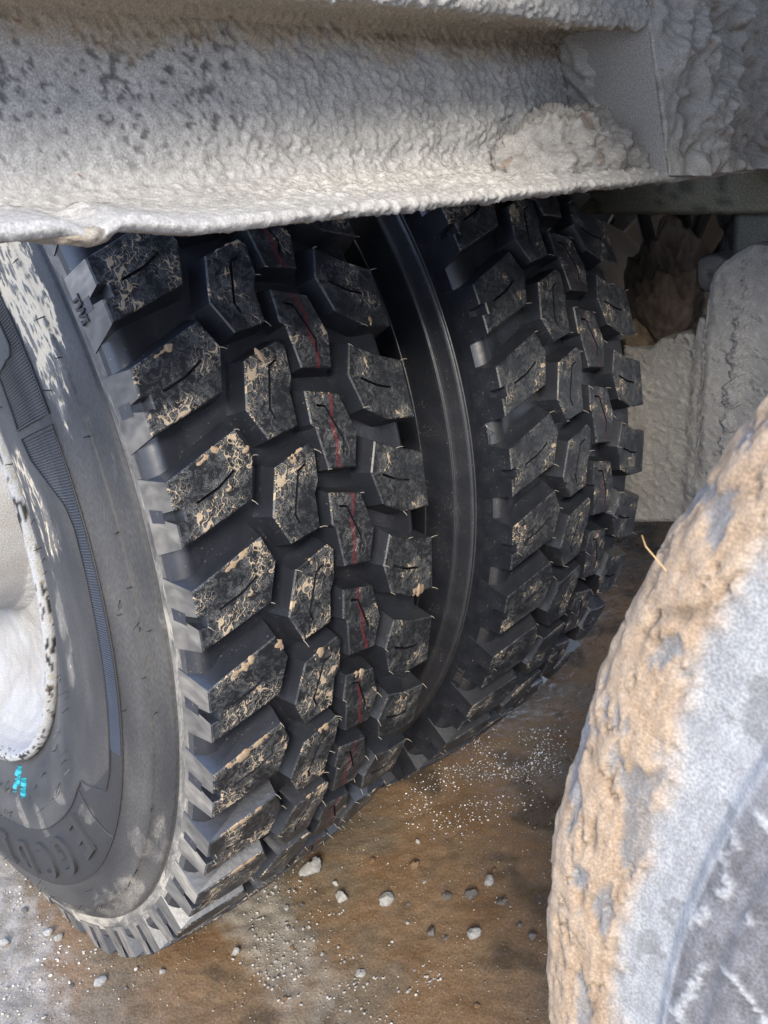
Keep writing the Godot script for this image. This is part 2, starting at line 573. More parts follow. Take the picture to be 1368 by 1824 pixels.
	if row.row == 0 and shoulder_mat:
		flank.set_material(shoulder_mat)
		mesh = flank.commit(mesh)
	return mesh

const SIDE := [[0.004, 0.296], [-0.003, 0.306], [-0.008, 0.316], [-0.014, 0.330], [-0.0195, 0.345], [-0.0228, 0.36], [-0.0250, 0.38], [-0.0256, 0.40], [-0.0248, 0.42], [-0.0225, 0.435], [-0.0206, 0.4435], [-0.0188, 0.4450], [-0.0160, 0.456], [-0.0128, 0.468], [-0.0112, 0.4755], [-0.0088, 0.4768], [-0.0050, 0.486], [-0.0022, 0.4935], [0.0012, 0.4948], [0.0004, 0.4975], [0.0003, 0.506], [0.0006, 0.5165], [0.0028, 0.5205], [0.0068, 0.5250], [0.014, 0.5285]]

func side_x(r: float) -> float:
	for i in SIDE.size() - 1:
		if r <= SIDE[i + 1][1]: return lerpf(SIDE[i][0], SIDE[i + 1][0], clampf((r - SIDE[i][1]) / (SIDE[i + 1][1] - SIDE[i][1]), 0.0, 1.0))
	return SIDE[-1][0]

func ring_angles(step_deg: float) -> PackedFloat64Array:
	return spaced(0.0, TAU, deg_to_rad(step_deg))

func carcass(left_mat: Material) -> ArrayMesh:
	var prof := PackedVector2Array()
	for i in 21:
		var a := Vector2(SIDE[i][0], SIDE[i][1])
		var b := Vector2(SIDE[i + 1][0], SIDE[i + 1][1])
		for k in 2: prof.append(a.lerp(b, k * 0.5))
	prof.append(Vector2(SIDE[21][0], SIDE[21][1]))
	var vs := PackedFloat64Array()
	for i in prof.size(): vs.append(i)
	var mesh := sheet(ring_angles(1.0), vs, func(a, v):
		var q := prof[int(v)]
		return on_tyre(q.x, q.y, a), false)
	# texture coordinates: angle and radius
	var ar := mesh.surface_get_arrays(0)
	var uvs: PackedVector2Array = ar[Mesh.ARRAY_TEX_UV]
	for i in uvs.size(): uvs[i] = Vector2(uvs[i].x / TAU, (prof[int(uvs[i].y)].y - 0.29) / 0.22)
	ar[Mesh.ARRAY_TEX_UV] = uvs
	mesh = ArrayMesh.new()
	mesh.add_surface_from_arrays(Mesh.PRIMITIVE_TRIANGLES, ar)
	mesh.surface_set_material(0, left_mat)
	var rest := PackedVector2Array()
	for i in range(21, SIDE.size()): rest.append(Vector2(SIDE[i][0], SIDE[i][1]))
	for i in range(1, 16): rest.append(Vector2(lerpf(0.014, TYRE_W - 0.014, i / 16.0), crown(lerpf(0.014, TYRE_W - 0.014, i / 16.0)) - 0.0205))
	for i in range(SIDE.size() - 1, -1, -1): rest.append(Vector2(TYRE_W - SIDE[i][0], SIDE[i][1]))
	vs = PackedFloat64Array()
	for i in rest.size(): vs.append(i)
	sheet(ring_angles(1.0), vs, func(a, v):
		var q := rest[int(v)]
		return on_tyre(q.x, q.y, a), false, mesh)
	mesh.surface_set_material(1, M.rubber)
	return mesh

func whiskers(phase: float, r_: RandomNumberGenerator) -> ArrayMesh:
	# the thin vent hairs that a new tyre keeps at the corners of its blocks
	var st := begin()
	for k in range(0, 43):
		for row in ROWS:
			var ring := ring_of(row)
			for i in ring.size():
				if r_.randf() > (0.3 if row.row != 3 else 0.55) or ring[i].x < 0.006: continue
				var q := ring[i]
				var a := q.y / 0.55 + k * PITCH + phase
				var r := crown(q.x)
				var p := on_tyre(q.x, r - 0.001, a)
				if p.y < -0.46: continue
				var out := Vector3(0, sin(a), cos(a))
				var d := (out * 0.7 + Vector3(r_.randf_range(-0.1, 0.9), r_.randf_range(-0.8, 0.3), r_.randf_range(-0.3, 0.5))).normalized()
				var l := r_.randf_range(0.003, 0.0065)
				tube(st, [p, p + d * l * 0.6, p + d * l + Vector3(0, -l * 0.15, 0)], [0.0004, 0.0003, 0.0002], 4)
	st.set_material(M.hair_dusty)
	return st.commit()

func clay_ridge(row: Dictionary, edge: int, k: int, phase: float, rg: RandomNumberGenerator) -> ArrayMesh:
	# a lumpy strip of clay that dried along one upper edge of a block
	var ring := ring_of(row)
	var a := ring[edge]
	var b := ring[(edge + 1) % ring.size()]
	var t0 := rg.randf_range(0.05, 0.35)
	var t1 := rg.randf_range(0.65, 0.98)
	var nrm := Vector2((b - a).y, -(b - a).x).normalized()
	var nz := noise(rg.randi() % 1000, 55.0, 2)
	var us := spaced(0.0, 1.0, 0.04)
	var vs := spaced(0.0, PI, PI / 6.0)
	var wide := rg.randf_range(0.0022, 0.0042)
	return sheet(us, vs, func(u, v):
		var q := a.lerp(b, lerpf(t0, t1, u))
		var e := sin(PI * clampf(u, 0.0, 1.0))
		e = pow(maxf(e, 0.0), 0.4)
		var wv: float = wide * e * maxf(0.45, 1.0 + 1.1 * nz.get_noise_2d(q.x * 2.0, q.y * 2.0 + k))
		var c := q - nrm * (0.0028 + 0.0016 * nz.get_noise_2d(q.x + 3.0, q.y)) + nrm * (wv * cos(v))
		C = Color(0.40, 0.28, 0.175).lerp(Color(0.46, 0.36, 0.26), 0.5 + 0.5 * nz.get_noise_2d(q.y * 3.0, q.x))
		return on_tyre(c.x, crown(c.x) - 0.0012 + 0.32 * wv * sin(v), c.y / 0.55 + phase + k * PITCH), true)

func make_wheel(x0: float, phase: float, label: String, dirty: bool) -> Node3D:
	var t := assembly("wheel", Vector3(x0, 0, 0), label)
	var hub := Vector3(0, HUB, 0)
	var tyre := part("tyre", carcass(M.sidewall if dirty else M.rubber), t)
	tyre.position = hub
	var variants := 6
	var bank := {}
	var r_ := RandomNumberGenerator.new()
	r_.seed = 5 if dirty else 6
	var hidden := begin()
	for row in ROWS:
		var mat: Material
		if dirty: mat = M.heavy_red if row.row == 2 else (M.heavy if row.row < 2 else M.light)
		else: mat = M.light_red if row.row == 2 else M.light
		var mid: float = row.poly[3] * 0.001 / 0.55
		var u0: float = [0.01, 0.28, 0.0, 0.69][row.row]
		var u1: float = [0.30, 0.52, 0.0, 1.00][row.row]
		var uvs := []
		for i in variants: uvs.append(Vector2(0.0 if row.row == 2 else r_.randf_range(0.01 - u0, 0.99 - u1), r_.randf_range(-0.30, 0.10)))
		for k in 43:
			var a := wrapf(mid + k * PITCH + phase, -PI, PI)
			var vi: int = (k * 5 + row.row * 2) % variants
			var low := a < deg_to_rad(-45.0) and a > deg_to_rad(-140.0)
			var seen := a > deg_to_rad(-110.0) and a < deg_to_rad(112.0)
			var key := "%d %d" % [row.row, vi]
			if not low and not bank.has(key): bank[key] = block_mesh(row, uvs[vi], -mid, mat, M.rubber, vi, M.sidewall if dirty and row.row == 0 else null)
			var turn := Basis(Vector3.RIGHT, -(k * PITCH + phase + mid))
			if not seen:
				if not low:
					for sf in 2: hidden.append_from(bank[key], sf, Transform3D(turn, Vector3.ZERO))
				continue
			var o := MeshInstance3D.new()
			o.name = "tread_block"
			o.position = hub
			if low: o.mesh = block_mesh(row, uvs[vi], k * PITCH + phase, mat, M.rubber, vi, M.sidewall if dirty and row.row == 0 else null)
			else:
				o.mesh = bank[key]
				o.basis = turn
			t.add_child(o, true)
	hidden.set_material(M.rubber)
	var hd := part("rear_tread_blocks", hidden.commit(), t)
	hd.position = hub
	tag(hd, "", "", "", "stuff")
	var wh := part("rubber_whiskers", whiskers(phase, r_), t)
	wh.position = hub
	tag(wh, "", "", "", "stuff")
	build_rim(t, hub, dirty)
	return t

func build_rim(t: Node3D, hub: Vector3, dirty: bool):
	var lip := [Vector2(0.006, 0.2990), Vector2(-0.001, 0.3045), Vector2(-0.006, 0.3060), Vector2(-0.0105, 0.3040), Vector2(-0.0125, 0.3000), Vector2(-0.0115, 0.2965), Vector2(-0.0075, 0.2945), Vector2(-0.001, 0.2930)]
	var dish := [Vector2(-0.001, 0.2930), Vector2(0.010, 0.2900), Vector2(0.022, 0.284), Vector2(0.034, 0.272), Vector2(0.046, 0.252), Vector2(0.056, 0.228), Vector2(0.062, 0.19), Vector2(0.062, 0.15), Vector2(0.05, 0.142), Vector2(0.02, 0.138), Vector2(-0.01, 0.125), Vector2(-0.014, 0.09), Vector2(-0.014, 0.0)]
	var n := noise(301, 28.0, 4)
	var n2 := noise(302, 90.0, 3)
	var paint := Color(0.50, 0.50, 0.50) if dirty else Color(0.36, 0.35, 0.33)
	var vs := PackedFloat64Array()
	for i in (lip.size() - 1) * 2 + 1: vs.append(i * 0.5)
	var sample := func(l: Array, v: float) -> Vector2:
		var i := clampi(int(v), 0, l.size() - 2)
		return l[i].lerp(l[i + 1], v - i)
	var rim := part("rim", sheet(ring_angles(0.7), vs, func(a, v):
		var q: Vector2 = sample.call(lip, v)
		var d := 0.0006 * n2.get_noise_3d(sin(a) * 0.3, cos(a) * 0.3, v * 0.01)
		var chip := n.get_noise_3d(sin(a) * 0.3, cos(a) * 0.3, v * 0.02) + 0.6 * n2.get_noise_3d(sin(a) * 0.3, cos(a) * 0.3, v * 0.01)
		C = paint
		if chip > 0.30: C = Color(0.03, 0.03, 0.03)
		elif chip > 0.24: C = Color(0.16, 0.12, 0.08)
		elif chip < -0.35: C = Color(0.42, 0.40, 0.33)
		return Vector3(q.x, (q.y + d) * sin(a), (q.y + d) * cos(a)), true), t, M.clay)
	rim.position = hub
	vs = PackedFloat64Array()
	for i in (dish.size() - 1) * 8 + 1: vs.append(i / 8.0)
	var disc := part("wheel_disc", sheet(ring_angles(0.8), vs, func(a, v):
		var q: Vector2 = sample.call(dish, v)
		var w := minf(v * 0.5, 1.0)
		var d := w * (0.004 * n.get_noise_3d(q.y * sin(a), q.y * cos(a), q.x) + 0.0012 * n2.get_noise_3d(q.y * sin(a), q.y * cos(a), q.x))
		var s := 0.5 + 0.5 * n.get_noise_3d(q.y * sin(a) * 0.6, q.y * cos(a) * 0.6, 5.0)
		C = paint.lerp(Color(0.38, 0.355, 0.32) if dirty else paint, clampf(s * 1.3 - 0.2, 0.0, 1.0))
		return Vector3(q.x - d, q.y * sin(a), q.y * cos(a)), true), t, M.clay)
	disc.position = hub

func polar_tube(st: SurfaceTool, pts: Array, rad: float, lift := 0.0006):
	var p := []
	var q := []
	for i in pts.size() - 1:
		for k in 5:
			var v: Vector2 = pts[i].lerp(pts[i + 1], k / 5.0)
			p.append(on_tyre(side_x(v.y) - lift, v.y, deg_to_rad(v.x)))
			q.append(rad)
	p.append(on_tyre(side_x(pts[-1].y) - lift, pts[-1].y, deg_to_rad(pts[-1].x)))
	q.append(rad)
	tube(st, p, q, 5)

func side_basis(a: float) -> Basis:
	return Basis(Vector3(0, -cos(a), sin(a)), Vector3(0, sin(a), cos(a)), Vector3(-1, 0, 0))

func lettering(txt: String, deg: float, r: float, height: float, width: float, t: Node3D, called: String, lean := 0.0) -> MeshInstance3D:
	var tm := TextMesh.new()
	var f := SystemFont.new()
	f.font_names = PackedStringArray(["Droid Sans"])
	f.font_weight = 700
	tm.font = f
	tm.text = txt
	tm.font_size = 64
	tm.pixel_size = height / 47.0
	tm.depth = 0.0032
	tm.material = M.rubber_dull
	var a := deg_to_rad(deg)
	var o := part(called, tm, t)
	var slope := atan2(side_x(r + 0.01) - side_x(r - 0.01), 0.02) + lean
	var b := side_basis(a)
	b = Basis(b.x, -slope) * b
	b.x *= width
	o.transform = Transform3D(b, on_tyre(side_x(r) - 0.0010, r, a) + Vector3(0, HUB, 0))
	return o

func build_wheels():
	var w := make_wheel(0.0, 0.0, "outer new tyre with clay-streaked tread beside a dusty white rim", true)
	var hub := Vector3(0, HUB, 0)
	# fine radial ribs moulded into the band on the sidewall
	var st := begin()
	var deg := -16.0
	while deg < 46.0:
		var r1 := 0.4435
		var r0 := 0.431
		if deg > 10.8: r0 = lerpf(0.432, 0.427, clampf((deg - 10.8) / 2.8, 0.0, 1.0))
		if deg > 13.6: r0 = lerpf(0.427, 0.399, clampf((deg - 13.6) / 5.0, 0.0, 1.0))
		if deg > 18.6: r0 = 0.396
		if deg > 28.6: r0 = lerpf(0.396, 0.430, clampf((deg - 28.6) / 1.0, 0.0, 1.0))
		if not (deg > 21.0 and deg < 22.4):
			var a := deg_to_rad(deg)
			tube(st, [on_tyre(side_x(r0) - 0.0002, r0, a), on_tyre(side_x((r0 + r1) * 0.5) - 0.0003, (r0 + r1) * 0.5, a), on_tyre(side_x(r1) - 0.0002, r1, a)], [0.0006, 0.0006, 0.0006], 4)
		deg += 0.29
	st.set_material(M.rubber)
	var rb := part("rib_band", st.commit(), w)
	rb.position = hub
	tag(rb, "", "", "", "stuff")
	# raised outlines of the panels
	st = begin()
	polar_tube(st, [Vector2(21.2, 0.3945), Vector2(18.6, 0.399), Vector2(13.6, 0.427), Vector2(10.8, 0.4315), Vector2(3.0, 0.4305), Vector2(-7.0, 0.4305), Vector2(-20.1, 0.4305), Vector2(-23.6, 0.428), Vector2(-24.6, 0.424), Vector2(-28.1, 0.392), Vector2(-30.9, 0.389), Vector2(-36.6, 0.387), Vector2(-45.9, 0.382), Vector2(-57.5, 0.379), Vector2(-67.3, 0.375), Vector2(-77.0, 0.372), Vector2(-95.0, 0.371)], 0.0009)
	polar_tube(st, [Vector2(21.3, 0.395), Vector2(21.3, 0.4440), Vector2(10.0, 0.4446), Vector2(-5.0, 0.4446), Vector2(-20.0, 0.4446), Vector2(-35.0, 0.4446), Vector2(-50.0, 0.4446), Vector2(-65.0, 0.4446), Vector2(-90.0, 0.4446)], 0.0007)
	polar_tube(st, [Vector2(46.0, 0.431), Vector2(30.0, 0.432), Vector2(29.2, 0.428), Vector2(28.6, 0.397), Vector2(22.3, 0.394), Vector2(22.3, 0.4445), Vector2(34.0, 0.4446), Vector2(46.0, 0.4446)], 0.0009)
	polar_tube(st, [Vector2(-30.8, 0.391), Vector2(-31.6, 0.415), Vector2(-31.8, 0.4445)], 0.0005)
	st.set_material(M.rubber_dull)
	var pb := part("panel_border", st.commit(), w)
	pb.position = hub
	var letters := ["E", "G", "C", "D", "I"]
	var degs := [-39.6, -50.0, -59.0, -68.8, -76.8]
	for i in 5: lettering(letters[i], degs[i], 0.412, 0.042, 1.3, w, "raised_letter")
	lettering("TWI", 28.4, 0.5115, 0.0085, 1.0, w, "wear_mark")
	st = begin()
	polar_tube(st, [Vector2(-4.5, 0.5085), Vector2(-3.3, 0.5150), Vector2(-4.3, 0.5220)], 0.0006, 0.0)
	polar_tube(st, [Vector2(-4.5, 0.5085), Vector2(-4.5, 0.5125), Vector2(-6.9, 0.5120), Vector2(-6.9, 0.5175), Vector2(-4.4, 0.5180), Vector2(-4.3, 0.5220)], 0.0006, 0.0)
	st.set_material(M.hair)
	var ar := part("rotation_arrow", st.commit(), w)
	ar.position = hub
	# vent hairs on the sidewall
	st = begin()
	var rg := RandomNumberGenerator.new()
	rg.seed = 77
	for i in 95:
		var a := deg_to_rad(rg.randf_range(-85.0, 36.0))
		var r: float = [rg.randf_range(0.325, 0.39), rg.randf_range(0.45, 0.492), 0.335, 0.36, 0.476][i % 5]
		var p := on_tyre(side_x(r), r, a)
		var d := Vector3(-0.7, rg.randf_range(-0.7, 0.2), rg.randf_range(-0.2, 0.8)).normalized()
		var l := rg.randf_range(0.004, 0.009)
		tube(st, [p, p + d * l * 0.5, p + d * l], [0.0005, 0.00045, 0.0003], 4)
	st.set_material(M.hair)
	var sh := part("sidewall_whiskers", st.commit(), w)
	sh.position = hub
	tag(sh, "", "", "", "stuff")
	# daubs of teal paint near the bead
	st = begin()
	for d in [[-64.4, 0.312, -66.3, 0.338, 0.0048], [-63.3, 0.313, -64.2, 0.332, 0.0042], [-60.2, 0.325, -61.2, 0.344, 0.0070]]:
		var pts := []
		var rad := []
		for k in 7:
			var q := Vector2(d[0], d[1]).lerp(Vector2(d[2], d[3]), k / 6.0)
			pts.append(on_tyre(side_x(q.y) + d[4] * 0.3, q.y, deg_to_rad(q.x + 0.25 * sin(k * 2.1))))
			rad.append(d[4] * (0.92 + 0.08 * sin(k * 1.7 + d[0])))
		tube(st, pts, rad, 8)
	st.set_material(M.teal)
	var pm := part("paint_daub", st.commit(), w)
	pm.position = hub
	# strips of clay along upper block edges
	rg.seed = 12
	for spec in [[0, [-1, 0, 1, 2, 3, 4, 5], 3], [1, [-1, 0, 1, 2, 3, 4, 5], 5], [0, [0, 2, 3], 2], [3, [-1, 1, 2], 0], [2, [0, 3], 3]]:
		for k in spec[1]:
			var o := part("clay_ridge", clay_ridge(ROWS[spec[0]], spec[2], -k, 0.0, rg), w, M.clay)
			o.position = hub
	# the square stone ejector in one groove
	st = begin()
	bar(st, Vector3(0.018, -0.005, -0.004), Vector3(0.027, 0.005, 0.004), 0.001)
	st.set_material(M.rubber)
	var ej := part("stone_ejector", st.commit(), w)
	ej.transform = Transform3D(Basis(Vector3.RIGHT, -0.402), Vector3(0, HUB + 0.531 * sin(0.402), 0.531 * cos(0.402)))
	var w2 := make_wheel(0.3631, 0.01937, "inner new tyre standing in the dark behind the outer one", false)
	var tw := lettering("TWI", -24.0, 0.5115, 0.0085, 1.0, w2, "wear_mark")
	tw.name = "wear_mark"
	st = begin()
	polar_tube(st, [Vector2(8.2, 0.5085), Vector2(9.6, 0.5150), Vector2(8.4, 0.5220), Vector2(8.3, 0.5180), Vector2(5.9, 0.5175), Vector2(5.9, 0.5120), Vector2(8.2, 0.5125), Vector2(8.2, 0.5085)], 0.0006, 0.0)
	st.set_material(M.rubber)
	ar = part("rotation_arrow", st.commit(), w2)
	ar.position = hub

# the old wheel of the next axle, close to the camera
func build_old_wheel():
	var t := assembly("wheel", Vector3(-0.0, 0.0, 1.37), "old wheel in front, its shoulder caked with tan clay")
	var prof := [Vector2(0.24, 0.30), Vector2(0.262, 0.36), Vector2(0.262, 0.43), Vector2(0.24, 0.485), Vector2(0.21, 0.512), Vector2(0.10, 0.520), Vector2(0.02, 0.521), Vector2(-0.006, 0.5195), Vector2(-0.016, 0.5165), Vector2(-0.024, 0.510), Vector2(-0.0295, 0.499), Vector2(-0.0325, 0.482), Vector2(-0.0345, 0.462), Vector2(-0.037, 0.450), Vector2(-0.041, 0.446), Vector2(-0.043, 0.440), Vector2(-0.044, 0.430), Vector2(-0.046, 0.4265), Vector2(-0.0465, 0.42), Vector2(-0.046, 0.40), Vector2(-0.042, 0.37), Vector2(-0.032, 0.34), Vector2(-0.016, 0.315), Vector2(0.004, 0.296)]
	var lens := [0.0]
	for i in prof.size() - 1: lens.append(lens[-1] + prof[i].distance_to(prof[i + 1]))
	var total: float = lens[-1]
	var at := func(v: float) -> Vector2:
		for i in prof.size() - 1:
			if v <= lens[i + 1]: return prof[i].lerp(prof[i + 1], (v - lens[i]) / (lens[i + 1] - lens[i]))
		return prof[-1]
	var dense0: float = lens[6]
	var vs := joined([spaced(0.0, dense0, 0.02), spaced(dense0, lens[21], 0.0016), spaced(lens[21], total, 0.012)])
	var us := joined([spaced(deg_to_rad(-170.0), deg_to_rad(130.0), deg_to_rad(3.0)), spaced(deg_to_rad(130.0), deg_to_rad(190.0), 0.0032)])
	var lump := noise(401, 14.0, 3)
	var fine := noise(402, 70.0, 4)
	var crack := noise(403, 10.0, 3, FastNoiseLite.TYPE_SIMPLEX_SMOOTH, true)
	var patch := noise(404, 16.0, 4)
	var veins := noise(405, 16.0, 3, FastNoiseLite.TYPE_SIMPLEX_SMOOTH, true, 0.02)
	var tan1 := Color(0.45, 0.315, 0.20)
	var tan2 := Color(0.55, 0.415, 0.29)
	var grey := Color(0.38, 0.38, 0.38)
	var pale := Color(0.52, 0.52, 0.515)
	var dark := Color(0.17, 0.167, 0.162)
	var o := part("tyre", sheet(us, vs, func(a, v):
		var q: Vector2 = at.call(v)
		var e: Vector2 = at.call(minf(v + 0.004, total)) - at.call(maxf(v - 0.004, 0.0))
		var nr := Vector2(e.y, -e.x).normalized()      # outwards, in (x, r)
		var p := Vector3(q.x, q.y * sin(a), q.y * cos(a))
		var arc: float = a * 0.5
		var side := lump.get_noise_3d(p.x, p.y, p.z)
		var f := fine.get_noise_3d(p.x, p.y, p.z)
		var edge := 0.484 - 0.013 * smoothstep(2.75, 2.95, a) + 0.007 * side + 0.010 * patch.get_noise_2d(arc * 0.6, q.y * 1.5)
		var clay := smoothstep(-0.007, 0.007, q.y - edge + 0.006 * f) if q.x < 0.1 else 1.0
		var cr := crack.get_noise_2d(arc * 0.8, q.y * 5.0)
		var fibre := fine.get_noise_2d(arc * 0.45, q.y * 3.2)
		var d := 0.0004 * f + 0.0008 * side + 0.0003 * fibre
		d += clay * (0.0030 + 0.0006 * side + 0.0006 * f + 0.0007 * fibre - 0.0018 * smoothstep(0.6, 0.9, cr))
		var bare := smoothstep(0.16, 0.30, patch.get_noise_2d(arc * 0.9 + 3.0, q.y * 2.6)) * clay
		d -= bare * 0.0014
		var tone := clampf(0.5 + 0.9 * f + 0.4 * side + 0.5 * fibre, 0.0, 1.0)
		C = grey.lerp(pale, tone)
		var vein := smoothstep(0.50, 0.80, veins.get_noise_2d(arc * 1.2, q.y * 1.6))
		if q.y < 0.4445:
			C = Color(0.16, 0.155, 0.16).lerp(Color(0.27, 0.265, 0.28), tone).lerp(pale, clampf(vein * 0.9 + 0.25 * smoothstep(0.0, 0.5, side), 0.0, 1.0))
			d += vein * 0.0008
		elif patch.get_noise_2d(arc * 1.4 + 9.0, q.y * 1.4) > 0.22: C = C.lerp(dark, 0.45)
		var c2 := (1.0 - smoothstep(0.02, 0.07, absf(fine.get_noise_2d(arc * 0.28 + 2.0, q.y * 1.1)))) * smoothstep(0.0, 0.25, lump.get_noise_2d(arc * 3.0, q.y * 3.0)) * clay
		d -= 0.0022 * c2
		var tan_ := tan1.lerp(tan2, tone)
		tan_ = tan_.lerp(Color(0.20, 0.15, 0.10), 0.5 * c2)
		tan_ = tan_.lerp(Color(0.16, 0.12, 0.085), 0.65 * smoothstep(0.6, 0.9, cr))
		C = C.lerp(tan_, clay)
		C = C.lerp(dark.lerp(grey, 0.25 + 0.4 * tone), bare * 0.85)
		q += nr * d
		return Vector3(q.x, q.y * sin(a), q.y * cos(a)), true), t, M.crust)
	o.position = Vector3(0, 0.47, 0)
	var keep := o
	var rim := part("rim", sheet(ring_angles(4.0), PackedFloat64Array([0, 1, 2, 3, 4, 5]), func(a, v):
		var q: Vector2 = [Vector2(0.01, 0.298), Vector2(-0.006, 0.303), Vector2(-0.008, 0.294), Vector2(0.02, 0.28), Vector2(0.06, 0.22), Vector2(0.06, 0.0)][int(v)]
		C = Color(0.4, 0.39, 0.37)
		return Vector3(q.x, q.y * sin(a), q.y * cos(a)), true), t, M.clay)
	rim.position = Vector3(0, 0.47, 0)
	var twin := assembly("wheel", Vector3(0.3631, 0.0, 1.37), "old inner wheel behind the clay-caked one")
	for src in [keep, rim]:
		var c: Node3D = src.duplicate()
		twin.add_child(c, true)

# ------------------------------------------------------------------ truck
func build_truck_bed():
	var t := assembly("truck_bed", Vector3(1.2, 1.12, 0.2), "underside of the truck body above the wheels")
	var st := begin()
	bar(st, Vector3(-1.22, 0.0, -3.0), Vector3(1.25, 0.06, 1.6), 0.01)
	part("floor_plate", st.commit(), t, plain(Color(0.16, 0.155, 0.15), 0.8))
	st = begin()
	bar(st, Vector3(-1.22, -0.92, -0.93), Vector3(-0.50, -0.02, -0.915), 0.004)  # added unseen flap, keeps daylight from ahead out of the gap between the tyres
	part("added_flap", st.commit(), t, M.rubber_dull)
	for k in 4:
		st = begin()
		bar(st, Vector3(-1.18, -0.08, -2.6 + k * 1.1), Vector3(1.2, -0.002, -2.52 + k * 1.1), 0.005)
		part("cross_bearer", st.commit(), t, plain(Color(0.16, 0.155, 0.15), 0.8))

func build_channel_beam():
	var t := assembly("channel_beam", Vector3(0.1, 0.795, 0.6), "clay-crusted steel channel beam lying across above both tyres")
	var at := -t.position
	var path := [Vector2(0.548, 0.799), Vector2(0.634, 0.7975), Vector2(0.641, 0.7985), Vector2(0.6435, 0.8015), Vector2(0.641, 0.8055), Vector2(0.600, 0.812), Vector2(0.578, 0.8165), Vector2(0.567, 0.822), Vector2(0.5615, 0.832), Vector2(0.560, 0.85), Vector2(0.560, 0.90), Vector2(0.5625, 0.9095), Vector2(0.570, 0.9155), Vector2(0.585, 0.917), Vector2(0.62, 0.9135), Vector2(0.634, 0.911), Vector2(0.640, 0.912), Vector2(0.643, 0.917), Vector2(0.643, 0.99), Vector2(0.60, 0.995)]
	var lens := [0.0]
	for i in path.size() - 1: lens.append(lens[-1] + path[i].distance_to(path[i + 1]))
	var pos := func(v: float) -> Vector2:
		for i in path.size() - 1:
			if v <= lens[i + 1]: return path[i].lerp(path[i + 1], (v - lens[i]) / (lens[i + 1] - lens[i]))
		return path[-1]
	var big := noise(501, 22.0, 4)
	var mid := noise(502, 95.0, 2)
	var grit := noise(503, 210.0, 3)
	var spots := noise(504, 120.0, 3)
	var wide := noise(505, 9.0, 3)
	var bits := noise(506, 60.0, 1, FastNoiseLite.TYPE_CELLULAR)
	var f := func(x: float, v: float) -> Vector3:
		var q: Vector2 = pos.call(v)
		var e: Vector2 = pos.call(minf(v + 0.006, lens[-1])) - pos.call(maxf(v - 0.006, 0.0))
		var nr := Vector2(e.y, -e.x).normalized()
		if nr.length() < 0.5: nr = Vector2(1, 0)
		var p := Vector3(x, q.y, q.x)
		var b := big.get_noise_3dv(p)
		var m := mid.get_noise_3dv(p)
		var m2 := absf(m) * 2.2 - 0.45
		var g := grit.get_noise_3dv(p)
		var w := wide.get_noise_2d(x, v)
		var web := smoothstep(lens[7], lens[9], v) * (1.0 - smoothstep(lens[10], lens[12], v))
		var low := smoothstep(lens[3], lens[5], v) * (1.0 - smoothstep(lens[8], lens[9] + 0.02, v))
		var coarse := smoothstep(-0.02, 0.12, x)
		var d := (0.0010 + 0.0018 * coarse) * b + (0.0007 + 0.0018 * coarse * (0.6 + 1.2 * absf(b))) * m2 + 0.0006 * g
		# the clay lies thicker towards the inner end and stops short of the end plate
		var layer := smoothstep(0.075, 0.085, x + 0.012 * b + 0.01 * w) * 0.0016
		layer += smoothstep(0.12, 0.26, x + 0.03 * w) * 0.0035 * (1.0 + b)
		layer *= 1.0 - smoothstep(0.345, 0.362, x + 0.014 * b - 0.30 * (0.86 - q.y))
		d += web * layer
		var heap := exp(-pow((x - 0.385) / 0.05, 2.0)) * smoothstep(lens[3], lens[5] - 0.01, v) * (1.0 - smoothstep(lens[9] - 0.01, lens[10] - 0.012, v + 0.5 * maxf(0.0, x - 0.36)))
		d += heap * (0.010 + 0.006 * b + 0.004 * m)
		var lipz := smoothstep(lens[0], lens[2], v) * (1.0 - smoothstep(lens[4], lens[5], v))
		d -= lipz * ((0.0003 + 0.0006 * coarse) * b + (0.0003 + 0.0006 * coarse) * m2)
		var drop := 0.0
		if v < lens[5]: drop = 0.006 * exp(-pow((x + 0.085) / 0.010, 2.0)) - 0.006 * smoothstep(-0.02, -0.08, x)
		var tone := clampf(0.5 + 0.55 * m + 0.6 * g + 0.3 * b, 0.0, 1.0)
		C = Color(0.46, 0.455, 0.45).lerp(Color(0.64, 0.635, 0.625), tone)
		# left part: dark pits between the grains; tan dust and painted shade under the upper flange
		var pit := smoothstep(0.20, 0.38, spots.get_noise_3dv(p) + 0.35 * wide.get_noise_2d(x * 2.0 + 4.0, v * 2.0)) * (1.0 - smoothstep(0.05, 0.1, x + 0.03 * b))
		C = C.lerp(Color(0.10, 0.10, 0.11), pit * 0.75 * maxf(web, 0.35 * low))
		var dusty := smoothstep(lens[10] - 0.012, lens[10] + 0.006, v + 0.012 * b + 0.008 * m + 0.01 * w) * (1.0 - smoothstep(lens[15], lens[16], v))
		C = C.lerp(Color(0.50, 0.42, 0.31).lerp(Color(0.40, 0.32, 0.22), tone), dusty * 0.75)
		if bits.get_noise_3dv(p) < -0.93 and w > 0.0: C = Color(0.30, 0.16, 0.09)
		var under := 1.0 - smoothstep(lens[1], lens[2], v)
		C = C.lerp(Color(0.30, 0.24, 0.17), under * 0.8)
		d += -0.0012 * pit * web
		q += nr * d
		return Vector3(x, q.y - drop, q.x) + at
	var xs := joined([spaced(-0.30, -0.19, 0.01), spaced(-0.19, 0.47, 0.0018), spaced(0.47, 0.62, 0.01)])
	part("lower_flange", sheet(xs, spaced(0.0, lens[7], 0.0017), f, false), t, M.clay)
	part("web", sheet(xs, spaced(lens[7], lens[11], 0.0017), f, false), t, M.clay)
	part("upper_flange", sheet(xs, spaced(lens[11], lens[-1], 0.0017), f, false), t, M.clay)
	var st := begin()
